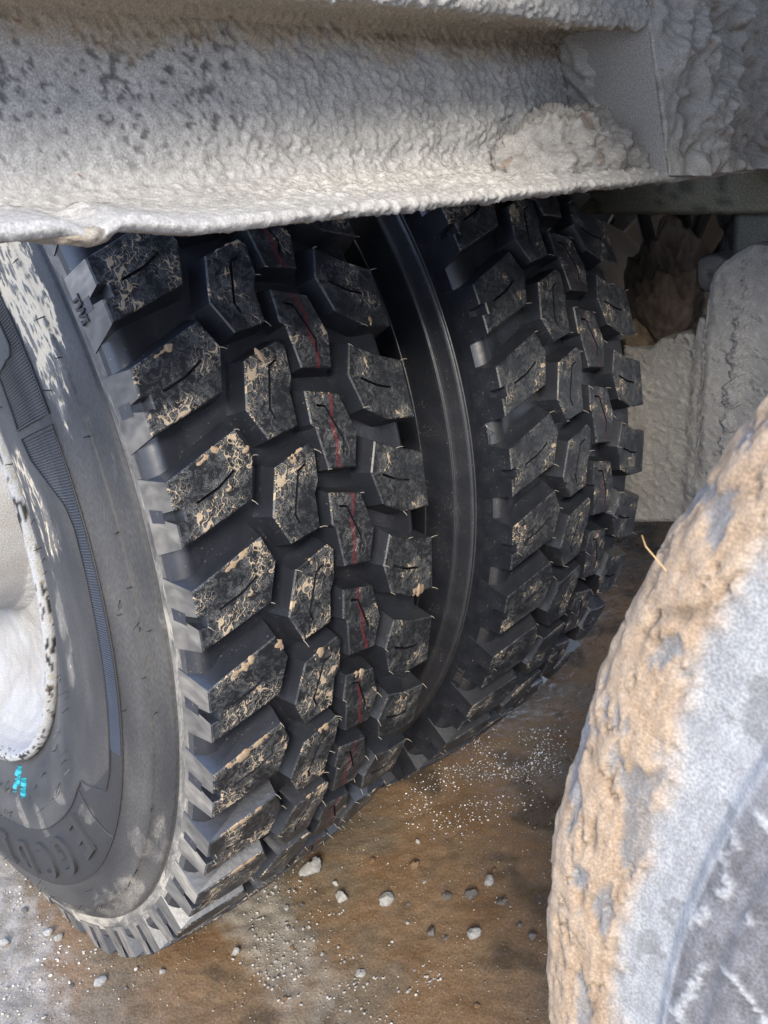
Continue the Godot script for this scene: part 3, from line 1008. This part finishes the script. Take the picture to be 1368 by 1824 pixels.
	bar(st, Vector3(-0.30, 0.799, 0.538) + at, Vector3(0.62, 0.99, 0.552) + at, 0.002)
	part("back_plate", st.commit(), t, plain(Color(0.2, 0.2, 0.2), 0.85))
	# clay heaped in the corner between web, flange and end plate
	var hn := noise(521, 30.0, 4)
	var hm := noise(522, 110.0, 3)
	part("clay_heap", sheet(spaced(0.0, TAU, TAU / 150.0), spaced(0.0, PI, PI / 80.0), func(a, b):
		var dd := Vector3(cos(a) * sin(b), cos(b), sin(a) * sin(b))
		var p := Vector3(0.385, 0.812, 0.585) + dd * Vector3(0.10, 0.048, 0.048)
		var q := hn.get_noise_3dv(p)
		var r := hm.get_noise_3dv(p)
		C = Color(0.34, 0.335, 0.325).lerp(Color(0.50, 0.49, 0.475), clampf(0.5 + 0.5 * q + 0.8 * r, 0.0, 1.0))
		if hn.get_noise_3dv(p * 0.7 + Vector3(2, 0, 0)) > 0.45: C = C.lerp(Color(0.30, 0.19, 0.12), 0.5)
		p += dd * (0.012 * q + 0.0035 * (absf(r) * 2.0 - 0.4) - 0.002)
		p.y -= 0.10 * maxf(0.0, absf(p.x - 0.385) - 0.05)
		p.y = maxf(p.y, 0.800)
		return p + at, false), t, M.crust)
	part("hanging_clod", sheet(spaced(0.0, TAU, TAU / 40.0), spaced(0.0, PI, PI / 24.0), func(a, b):
		var dd := Vector3(cos(a) * sin(b), cos(b), sin(a) * sin(b))
		var p := Vector3(-0.088, 0.803, 0.637) + dd * Vector3(0.015, 0.0040, 0.006)
		var q := hn.get_noise_3dv(p * 2.0)
		C = Color(0.36, 0.29, 0.21).lerp(Color(0.48, 0.44, 0.39), clampf(0.5 + q, 0.0, 1.0))
		return p + dd * 0.004 * q + at, false), t, M.crust)
	# clay-covered plate that closes the channel at its inner end
	var n1 := noise(511, 24.0, 4)
	var n2 := noise(512, 80.0, 4)
	var n3 := noise(513, 12.0, 3)
	var us := joined([PackedFloat64Array([-0.084]), spaced(-0.083, -0.002, 0.003), spaced(0.0, 0.34, 0.0019)])
	var ws := joined([spaced(-0.10, -0.004, 0.006), spaced(0.0, 0.235, 0.0019)])
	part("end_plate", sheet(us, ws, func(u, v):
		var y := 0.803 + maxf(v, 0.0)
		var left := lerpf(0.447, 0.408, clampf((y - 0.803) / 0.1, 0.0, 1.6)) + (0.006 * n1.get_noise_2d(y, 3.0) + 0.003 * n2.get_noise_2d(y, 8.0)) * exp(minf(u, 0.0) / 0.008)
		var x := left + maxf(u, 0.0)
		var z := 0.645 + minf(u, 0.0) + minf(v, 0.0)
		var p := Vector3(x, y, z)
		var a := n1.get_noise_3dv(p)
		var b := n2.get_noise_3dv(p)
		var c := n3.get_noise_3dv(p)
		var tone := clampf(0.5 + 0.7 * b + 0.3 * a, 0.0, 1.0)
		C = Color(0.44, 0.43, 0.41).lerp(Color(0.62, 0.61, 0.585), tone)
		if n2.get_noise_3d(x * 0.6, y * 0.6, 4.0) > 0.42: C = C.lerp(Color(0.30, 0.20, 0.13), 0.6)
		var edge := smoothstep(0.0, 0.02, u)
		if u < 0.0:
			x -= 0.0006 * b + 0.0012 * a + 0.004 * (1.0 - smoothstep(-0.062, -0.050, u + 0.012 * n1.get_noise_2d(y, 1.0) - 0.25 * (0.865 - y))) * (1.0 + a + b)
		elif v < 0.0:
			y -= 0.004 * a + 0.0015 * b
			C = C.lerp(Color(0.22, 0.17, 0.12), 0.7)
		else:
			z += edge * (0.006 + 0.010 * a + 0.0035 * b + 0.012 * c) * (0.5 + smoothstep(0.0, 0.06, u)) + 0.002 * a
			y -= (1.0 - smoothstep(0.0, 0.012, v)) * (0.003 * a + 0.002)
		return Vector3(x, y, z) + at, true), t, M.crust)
	# smooth dusty steel where the plate's inner face is free of clay
	part("bare_plate", sheet(joined([spaced(0.5835, 0.643, 0.003)]), spaced(0.80, 0.93, 0.004), func(z, y):
		var x := lerpf(0.447, 0.408, clampf((y - 0.803) / 0.1, 0.0, 1.6)) - 0.0022
		C = Color(0.47, 0.465, 0.455)
		return Vector3(x - 0.0003 * n1.get_noise_2d(y * 2.0, z * 2.0), y, z + 0.006 * n1.get_noise_2d(y, 1.0) * (0.643 - z) / 0.06) + at, false), t, vmat(0.7, M.grit, 0.02, 9.0, M.grain))

func slab(us: PackedFloat64Array, vs: PackedFloat64Array, x0: float, lo: Callable, hi: Callable, thick: float, n1: FastNoiseLite, n2: FastNoiseLite, amp: float, col: Callable) -> ArrayMesh:
	# a plate facing -x: u is z, v runs 0..1 from its lower to its upper edge; its borders fold back by «thick»
	var u0 := us[0]
	var u1 := us[us.size() - 1]
	var ue := joined([PackedFloat64Array([u0 - 0.001]), us, PackedFloat64Array([u1 + 0.001])])
	var ve := joined([PackedFloat64Array([-0.01]), vs, PackedFloat64Array([1.01])])
	return sheet(ue, ve, func(u, v):
		var z := clampf(u, u0, u1)
		var k := clampf(v, 0.0, 1.0)
		var y := lerpf(lo.call(z), hi.call(z), k)
		var back := thick if (u < u0 or u > u1 or v < 0.0 or v > 1.0) else 0.0
		var p := Vector3(x0, y, z)
		var a := n1.get_noise_3dv(p)
		var b := n2.get_noise_3dv(p)
		var d0 := 0.0
		relief = 0.0
		col.call(p, a, b)
		if amp > 0.0035: d0 = relief
		var rim := minf(minf(z - u0, u1 - z) / 0.006, minf(k, 1.0 - k) * 40.0)
		var d := d0 + amp * (0.6 * a + 0.35 * b) - 0.003 * (1.0 - smoothstep(0.0, 1.0, rim))
		z += 0.0025 * n1.get_noise_3d(x0 + 1.0, y, 2.0) if (u <= u0 or u >= u1) else 0.0
		y += 0.0030 * a + 0.0015 * b if (k <= 0.0 or k >= 1.0) else 0.0
		return Vector3(x0 - d + back, y, z), false)

func build_chassis():
	var n1 := noise(601, 20.0, 4)
	var n2 := noise(602, 90.0, 4)
	# long frame member of the truck, with the leg that hangs from it
	var r := assembly("chassis_rail", Vector3(0.8, 0.744, 0.3), "greenish grey frame rail with dusty face under the beam end")
	var mr := vmat(0.75, M.grit, 0.05, 5.0, M.grain)
	var rust := noise(603, 40.0, 4)
	var o := part("side_face", slab(spaced(-0.6, 1.2, 0.01), spaced(0.0, 1.0, 0.04), 0.80, func(_z): return 0.745, func(_z): return 0.93, 0.08, n1, n2, 0.0008, func(p: Vector3, a: float, b: float):
		C = Color(0.34, 0.34, 0.26).lerp(Color(0.42, 0.40, 0.31), clampf(0.5 + a + 0.5 * b, 0.0, 1.0))
		if rust.get_noise_3d(p.x, p.y * 0.6, p.z * 1.6) > 0.34: C = C.lerp(Color(0.09, 0.10, 0.09), 0.7)), r, mr)
	o.position = -r.position
	o = part("hanger_leg", slab(spaced(0.532, 0.70, 0.01), spaced(0.0, 1.0, 0.1), 0.812, func(_z): return 0.58, func(_z): return 0.75, 0.05, n1, n2, 0.001, func(_p: Vector3, a: float, b: float): C = Color(0.24, 0.25, 0.22).lerp(Color(0.34, 0.34, 0.30), clampf(0.5 + a + 0.5 * b, 0.0, 1.0))), r, mr)
	o.position = -r.position
	var fr := assembly("chassis_rail", Vector3(1.64, 0.744, 0.3), "frame rail on the far side of the truck")
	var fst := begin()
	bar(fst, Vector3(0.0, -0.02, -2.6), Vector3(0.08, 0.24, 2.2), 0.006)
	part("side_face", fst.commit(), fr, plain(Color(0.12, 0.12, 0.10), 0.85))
	# the wheels at the other end of the axle, which close the view under the rail
	var fw := assembly("wheel", Vector3(1.83, 0, 0), "inner wheel at the far end of the axle")
	var ft := part("tyre", carcass(M.rubber_dull), fw)
	ft.position = Vector3(0, HUB, 0)
	build_rim(fw, Vector3(0, HUB, 0), false)
	var fw2 := fw.duplicate()
	fw2.name = "wheel"
	truck.add_child(fw2, true)
	fw2.position = Vector3(2.19, 0, 0)
	fw2.set_meta("label", "outer wheel at the far end of the axle")
	# mud-covered spring bracket: stepped plates, one in front of the other
	var t := assembly("spring_bracket", Vector3(0.78, 0.34, 0.52), "grey mud-covered stepped bracket between inner tyre and old wheel")
	var at := -t.position
	var crack := noise(604, 16.0, 3, FastNoiseLite.TYPE_SIMPLEX_SMOOTH, true, 0.03)
	var mud := func(p: Vector3, a: float, b: float):
		C = Color(0.42, 0.415, 0.405).lerp(Color(0.56, 0.55, 0.535), clampf(0.5 + 0.7 * b + 0.5 * a, 0.0, 1.0))
		var k := smoothstep(0.74, 0.95, crack.get_noise_3d(p.x, p.y * 0.9, p.z * 0.8))
		C = C.lerp(Color(0.10, 0.10, 0.105), 0.6 * k)
	part("stepped_plate", slab(spaced(0.41, 0.70, 0.0022), spaced(0.0, 1.0, 0.0065), 0.775, func(z): return 0.332 + (minf(z, 0.56) - 0.43) * 0.25, func(z):
		var y := 0.580 + 0.017 * smoothstep(0.445, 0.47, z) + 0.007 * smoothstep(0.484, 0.486, z)
		y += 0.022 * smoothstep(0.514, 0.5165, z)
		if z > 0.529: y = 0.660 + 0.056 * sqrt(clampf((z - 0.529) / 0.05, 0.0, 1.0))
		return y, 0.06, n1, n2, 0.0040, func(p: Vector3, a: float, b: float):
		mud.call(p, a, b)
		relief = 0.006 * smoothstep(0.506, 0.522, p.z + 0.003 * a) + 0.008 * smoothstep(0.522, 0.542, p.z + 0.004 * a) - 0.0022 * smoothstep(0.74, 0.95, crack.get_noise_3d(p.x, p.y * 0.9, p.z * 0.8)) + 0.0016 * absf(b)), t, M.crust).position = at
	var ridge := noise(605, 45.0, 4)
	part("mud_ridge", sheet(spaced(0.0, 1.0, 0.01), spaced(0.0, PI, PI / 14.0), func(u, v):
		var w: float = 0.010 * pow(sin(PI * clampf(u, 0.02, 0.98)), 0.4) * (1.0 + 0.7 * ridge.get_noise_1d(u * 0.35))
		var z := lerpf(0.563, 0.582, u) + 0.006 * ridge.get_noise_1d(u * 0.2 + 4.0)
		var y := lerpf(0.42, 0.70, u)
		var b := ridge.get_noise_2d(u * 0.9, v * 0.05)
		C = Color(0.40, 0.395, 0.385).lerp(Color(0.56, 0.55, 0.535), clampf(0.5 + b, 0.0, 1.0))
		return Vector3(0.764 - w * 0.8 * sin(v) * (1.0 + 0.6 * b), y, z + w * cos(v) * (1.0 + 0.4 * b)) + at, false), t, M.crust)
	# axle beam and final drive, behind
	var ax := assembly("axle_housing", Vector3(1.22, 0.0, 0.0), "dark mud-spattered axle housing deep behind the bracket")
	var lumpy := noise(606, 7.0, 4)
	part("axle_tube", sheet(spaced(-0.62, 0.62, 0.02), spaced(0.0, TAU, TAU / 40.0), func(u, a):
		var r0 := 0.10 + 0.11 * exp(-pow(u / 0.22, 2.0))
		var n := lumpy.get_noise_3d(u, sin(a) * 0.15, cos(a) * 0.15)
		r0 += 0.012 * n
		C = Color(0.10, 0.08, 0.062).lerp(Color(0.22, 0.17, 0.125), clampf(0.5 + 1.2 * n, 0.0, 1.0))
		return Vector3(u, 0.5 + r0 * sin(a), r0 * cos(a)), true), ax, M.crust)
	for side in [[0.595, 0.70], [1.72, 1.84]]:
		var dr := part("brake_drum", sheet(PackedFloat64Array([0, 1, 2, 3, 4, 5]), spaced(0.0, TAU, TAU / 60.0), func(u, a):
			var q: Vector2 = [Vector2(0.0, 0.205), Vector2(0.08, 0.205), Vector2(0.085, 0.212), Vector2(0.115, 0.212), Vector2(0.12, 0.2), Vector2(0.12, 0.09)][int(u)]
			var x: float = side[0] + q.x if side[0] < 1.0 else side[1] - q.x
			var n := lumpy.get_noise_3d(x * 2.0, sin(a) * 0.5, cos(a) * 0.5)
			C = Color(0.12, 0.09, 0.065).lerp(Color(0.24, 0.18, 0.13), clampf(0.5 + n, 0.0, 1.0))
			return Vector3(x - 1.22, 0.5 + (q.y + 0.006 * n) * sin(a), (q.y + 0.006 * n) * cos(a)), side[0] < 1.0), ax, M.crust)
		tag(dr, "")
	# clay-caked brake chamber hanging beside the rail
	var bc := assembly("brake_chamber", Vector3(0.83, 0.60, 0.44), "brown clay-caked brake chamber hanging beside the inner tyre")
	var ln := noise(607, 13.0, 3)
	var lf := noise(608, 80.0, 4)
	part("chamber_body", sheet(spaced(0.0, TAU, TAU / 90.0), spaced(0.0, PI, PI / 50.0), func(a, b):
		var d := Vector3(cos(a) * sin(b), cos(b), sin(a) * sin(b))
		var k := ln.get_noise_3dv(d * 0.07)
		var g := lf.get_noise_3dv(d * 0.06)
		C = Color(0.08, 0.062, 0.05).lerp(Color(0.22, 0.172, 0.138), clampf(0.45 + 0.9 * k + 0.8 * g, 0.0, 1.0))
		return Vector3(d.x * 0.050, 0.050 + d.y * 0.075, d.z * 0.050) * (1.0 + 0.30 * k + 0.08 * g), false), bc, M.crust)
	part("hanging_clay", sheet(spaced(0.0, TAU, TAU / 60.0), spaced(0.0, PI, PI / 40.0), func(a, b):
		var d := Vector3(cos(a) * sin(b), cos(b), sin(a) * sin(b))
		var k := ln.get_noise_3dv(d * 0.06 + Vector3(5, 0, 0))
		var g := lf.get_noise_3dv(d * 0.05)
		C = Color(0.10, 0.075, 0.055).lerp(Color(0.28, 0.21, 0.155), clampf(0.45 + 0.9 * k + 0.8 * g, 0.0, 1.0))
		return Vector3(0.0, -0.02, -0.025) + Vector3(d.x * 0.045, d.y * 0.05, d.z * 0.035) * (1.0 + 0.3 * k + 0.06 * g), false), bc, M.crust)
	part("end_cap", sheet(spaced(0.0, TAU, TAU / 40.0), PackedFloat64Array([0, 1, 2, 3, 4]), func(a, v):
		var q: Vector2 = [Vector2(0.06, 0.026), Vector2(0.0, 0.026), Vector2(-0.004, 0.022), Vector2(-0.006, 0.012), Vector2(-0.006, 0.0)][int(v)]
		C = Color(0.26, 0.26, 0.26)
		return Vector3(q.x, 0.072 + q.y * 0.9 * sin(a), 0.062 + q.y * 1.1 * cos(a)), true), bc, M.clay)
	# rubber hoses looping under the rail
	for k in 3:
		var st := begin()
		var pts := []
		var rad := []
		for i in 15:
			var s := i / 14.0
			pts.append(Vector3(0.01 * k, 0.15 - 0.11 * sin(PI * s) + 0.012 * k, -0.05 + 0.11 * s))
			rad.append(0.010)
		tube(st, pts, rad, 10)
		var h := part("air_hose", st.commit(), truck, M.rubber_dull)
		h.position = Vector3(0.9, 0.62, 0.40 + 0.05 * k)

# ------------------------------------------------------------------ ground
func ground_y(x: float, z: float, a: FastNoiseLite, b: FastNoiseLite) -> float:
	return 0.004 * a.get_noise_2d(x, z) + 0.0012 * b.get_noise_2d(x, z)

func build_ground():
	var a := noise(701, 5.0, 3)
	var b := noise(702, 45.0, 3)
	var hue := noise(703, 3.2, 4)
	var hue2 := noise(704, 7.0, 5)
	var streak := noise(705, 6.0, 4)
	var silt := noise(706, 30.0, 4)
	var near_x := joined([PackedFloat64Array([-250, -60, -15, -5, -2.5, -1.2, -0.7]), spaced(-0.5, -0.14, 0.03), spaced(-0.14, 0.75, 0.0042), spaced(0.76, 1.7, 0.012), PackedFloat64Array([1.8, 2.1, 2.6, 4, 8, 20, 60, 250])])
	var near_z := joined([PackedFloat64Array([-250, -60, -15, -5, -2.5, -1.2, -0.8]), spaced(-0.6, -0.12, 0.02), spaced(-0.12, 0.70, 0.0042), spaced(0.72, 1.2, 0.03), PackedFloat64Array([1.4, 1.8, 2.6, 4, 8, 20, 60, 250])])
	var m := sheet(near_x, near_z, func(x, z):
		var h := hue.get_noise_2d(x, z)
		var h2 := hue2.get_noise_2d(x, z)
		var s := streak.get_noise_2d((x + z) * 0.6, (z - x) * 2.2)
		var brown := Color(0.235, 0.145, 0.080).lerp(Color(0.33, 0.228, 0.142), clampf(0.5 + h2, 0.0, 1.0))
		C = brown.lerp(Color(0.19, 0.17, 0.13), 0.6 * smoothstep(0.0, 0.4, h + 0.3 * s))
		C = C.lerp(Color(0.135, 0.098, 0.064), smoothstep(0.05, 0.45, h2 - 0.3 * h))
		# grey silt washed out beside the contact patch, and pale grit left of the tyre
		var g := silt.get_noise_2d(x, z)
		var w := 0.0
		var fan := Vector2(x - 0.165, z - 0.30)
		var along := fan.dot(Vector2(-0.25, 0.97))
		var across := absf(fan.dot(Vector2(0.97, 0.25)))
		if along > -0.06 and along < 0.30: w = (1.0 - smoothstep(0.022 + 0.02 * g, 0.052 + 0.02 * g, across)) * (1.0 - smoothstep(0.06, 0.26, along + 0.06 * g)) * 0.85
		w = maxf(w, smoothstep(0.02, -0.035, x + 0.03 * g + 0.35 * (z - 0.10) + 0.02 * h) * 0.9)
		C = C.lerp(Color(0.46, 0.42, 0.365).lerp(Color(0.30, 0.275, 0.235), clampf(0.5 + 1.2 * g, 0.0, 1.0)), w)
		return Vector3(x, ground_y(x, z, a, b) + 0.003 * w * (0.5 + g), z), false)
	var mt := vmat(0.42, M.grit, 0.05, 5.0, M.grain)
	mt.uv1_world_triplanar = true
	var rr := PackedByteArray()
	rr.resize(512 * 512)
	var wet := bytes(noise(708, 0.02, 4), 512, 512)
	for i in 512 * 512: rr[i] = clampi(90 + int((wet[i] - 90) * 0.9), 60, 235)
	mt.roughness = 1.0
	mt.roughness_texture = tex(rr, 512, 512, Image.FORMAT_L8)
	var g := part("ground", m, self, mt)
	tag(g, "wet brown clay ground with grey silt and grit", "", "", "structure")

func stone_mesh(seed_: int, flat: bool) -> ArrayMesh:
	var rg := RandomNumberGenerator.new()
	rg.seed = seed_
	var cuts := []
	for i in 13: cuts.append([Vector3(rg.randf_range(-1, 1), rg.randf_range(-1, 1), rg.randf_range(-1, 1)).normalized(), rg.randf_range(0.5, 0.82)])
	var n := noise(seed_, 2.2, 3)
	return sheet(spaced(0.0, TAU, TAU / 22.0), spaced(0.0, PI, PI / 12.0), func(a, b):
		var d := Vector3(cos(a) * sin(b), cos(b), sin(a) * sin(b))
		var r := 1.0
		for c in cuts:
			var k: float = d.dot(c[0])
			if k > 0.05: r = minf(r, c[1] / k)
		r *= 1.0 + 0.10 * n.get_noise_3dv(d)
		C = Color(0.26, 0.255, 0.245).lerp(Color(0.40, 0.39, 0.37), clampf(0.5 + n.get_noise_3dv(d * 2.0), 0.0, 1.0))
		return d * r * Vector3(1.0, 0.62 if flat else 0.8, 0.85), false)

func build_stones():
	var meshes := []
	for i in 7: meshes.append(stone_mesh(800 + i * 3, i % 2 == 0))
	var dark := vmat(0.6, M.grit, 0.05, 40.0)
	dark.albedo_color = Color(0.62, 0.6, 0.58)
	var browned := vmat(0.7, M.grit, 0.05, 40.0)
	browned.albedo_color = Color(0.72, 0.58, 0.44)
	var mats := [vmat(0.85, M.grit, 0.05, 40.0), dark, browned]
	# x, z, width in mm, tone, label (empty: one of the small look-alikes)
	var list := [
		[0.250, 0.311, 35, 0, "largest pale stone, wedged against the outer tyre's tread"],
		[0.242, 0.374, 21, 0, "pale flat stone just in front of the largest stone"],
		[0.275, 0.416, 25, 0, "upright white stone halfway between both tyres and the old wheel"],
		[0.341, 0.404, 15, 2, "brownish stone alone in the wet brown patch near the tread"],
		[0.328, 0.467, 15, 1, "narrow grey stone left of the three by the old wheel"],
		[0.350, 0.487, 17, 1, "dark glossy stone in the row beside the old wheel"],
		[0.381, 0.488, 17, 0, "grey oblong stone farthest back in the row by the old wheel"],
		[0.365, 0.522, 15, 1, "wet grey stone nearest the old wheel's middle"],
		[0.275, 0.490, 16, 1, "two-toned dark stone in front of the white block stone"],
		[0.305, 0.526, 20, 0, "pale block-shaped stone alone on smooth brown ground"],
		[0.346, 0.580, 13, 1, "small wet stone touching the old wheel's shade"],
		[0.182, 0.470, 14, 0, "rounded pale stone beside the grey silt fan"],
		[0.109, 0.342, 12, 0, "pale stone below the outer tyre's shoulder lugs"],
		[-0.017, 0.262, 16, 0, "white chip standing up left of the tyre's lowest lugs"],
		[-0.023, 0.154, 17, 0, "elongated white chip on pale grit left of the tyre"],
		[-0.019, 0.170, 14, 0, "round grey pebble beside the elongated white chip"],
		[-0.065, 0.126, 14, 0, "white lump at the left rim of the pale grit"]]
	for s in [[0.311, 0.357, 11], [0.281, 0.506, 8], [0.351, 0.558, 9], [0.236, 0.589, 8], [0.269, 0.459, 7], [0.106, 0.432, 8], [0.377, 0.375, 9], [0.4, 0.482, 8], [-0.041, 0.243, 7], [0.037, 0.303, 9], [-0.025, 0.096, 10], [0.009, 0.152, 9], [-0.002, 0.292, 6], [0.173, 0.418, 7], [0.155, 0.385, 7], [0.703, 0.373, 7], [0.538, 0.348, 7], [0.19, 0.335, 9], [0.205, 0.345, 7], [0.17, 0.36, 8], [0.14, 0.33, 8], [0.118, 0.50, 9], [0.128, 0.51, 7], [0.255, 0.35, 9], [0.33, 0.43, 6], [0.29, 0.44, 6]]:
		list.append([s[0], s[1], s[2], rng.randi() % 3, ""])
	for i in list.size():
		var s = list[i]
		var o := MeshInstance3D.new()
		o.name = numbered("stone" if s[4] != "" else "pebble")
		o.mesh = meshes[i % 7]
		o.material_override = mats[s[3]]
		var k: float = s[2] * 0.0005
		o.transform = Transform3D(Basis(Vector3(0.1 * (i % 3), 1, 0.1 * (i % 2)).normalized(), i * 1.7).scaled(Vector3(k * 1.1, k, k)), Vector3(s[0], k * 0.45, s[1]))
		add_child(o)
		if s[4] != "": tag(o, s[4], "stone", "stones on the wet ground")
		else: tag(o, "small grey or brown pebble lying loose on wet ground", "pebble", "small pebbles on the ground")
	# grit nobody could count
	var grits := [
		["grit", 3800, 0.0004, 0.0012, Rect2(-0.12, -0.10, 0.80, 0.78), Color(0.20, 0.155, 0.11), Color(0.42, 0.39, 0.35), "fine brown and grey grit over the wet ground"],
		["sparkle_grit", 800, 0.0006, 0.0015, Rect2(0.36, 0.22, 0.42, 0.30), Color(0.5, 0.5, 0.5), Color(0.72, 0.72, 0.72), "white grit and painted sparkles behind the tyres"],  # pale grain colour also stands in for sparkles on the wet ground
		["silt_crumbs", 800, 0.0005, 0.0022, Rect2(0.10, 0.24, 0.14, 0.30), Color(0.22, 0.21, 0.195), Color(0.38, 0.365, 0.34), "crumbs of grey silt by the contact patch"],
		["chips", 480, 0.0006, 0.0024, Rect2(-0.14, -0.06, 0.16, 0.36), Color(0.32, 0.30, 0.27), Color(0.52, 0.50, 0.46), "pale chips strewn left of the outer tyre"]]
	var clump := noise(811, 9.0, 3)
	for g in grits:
		var mm := MultiMesh.new()
		mm.transform_format = MultiMesh.TRANSFORM_3D
		mm.use_colors = true
		mm.mesh = sheet(spaced(0.0, TAU, TAU / 6.0), spaced(0.0, PI, PI / 4.0), func(a, b): return Vector3(cos(a) * sin(b), cos(b) * 0.75, sin(a) * sin(b) * 0.8), false)
		var xf := []
		var tries := 0
		while xf.size() < g[1] and tries < g[1] * 8:
			tries += 1
			var r: Rect2 = g[4]
			var x := rng.randf_range(r.position.x, r.end.x)
			var z := rng.randf_range(r.position.y, r.end.y)
			if clump.get_noise_2d(x, z + g[1]) + rng.randf_range(-0.5, 0.35) < -0.05: continue
			if g[0] == "sparkle_grit":
				var e := Vector2((x - 0.55) / 0.17, (z - 0.36) / 0.10)
				if e.length() + 0.4 * rng.randf() > 1.0: continue
			var k: float = lerpf(g[2], g[3], pow(rng.randf(), 2.5))
			xf.append([Transform3D(Basis(Vector3.UP, rng.randf() * TAU).scaled(Vector3(k * rng.randf_range(0.8, 1.5), k, k)), Vector3(x, k * 0.5 + 0.001, z)), g[5].lerp(g[6], rng.randf())])
		mm.instance_count = xf.size()
		for i in xf.size():
			mm.set_instance_transform(i, xf[i][0])
			mm.set_instance_color(i, xf[i][1])
		var mi := MultiMeshInstance3D.new()
		mi.name = numbered(g[0])
		mi.multimesh = mm
		var mt := StandardMaterial3D.new()
		mt.vertex_color_use_as_albedo = true
		mt.roughness = 0.55
		mi.material_override = mt
		add_child(mi)
		tag(mi, g[7], "", "", "stuff")

func build_straw():
	var list := [
		[Vector3(-0.03, 0.690, 0.899), Vector3(-0.002, 0.009, 0.000), "pale straw standing up from the old wheel's clay"]]
	for s in list:
		var o := base("straw_stalk", s[0], s[2], "straw")
		var st := begin()
		var d: Vector3 = s[1]
		tube(st, [Vector3(0.002, -0.004, 0.008), d * 0.4 + Vector3(0, 0.001, 0.001), d], [0.0003, 0.00025, 0.00015], 5)
		part("stalk", st.commit(), o, plain(Color(0.48, 0.33, 0.16), 0.8))
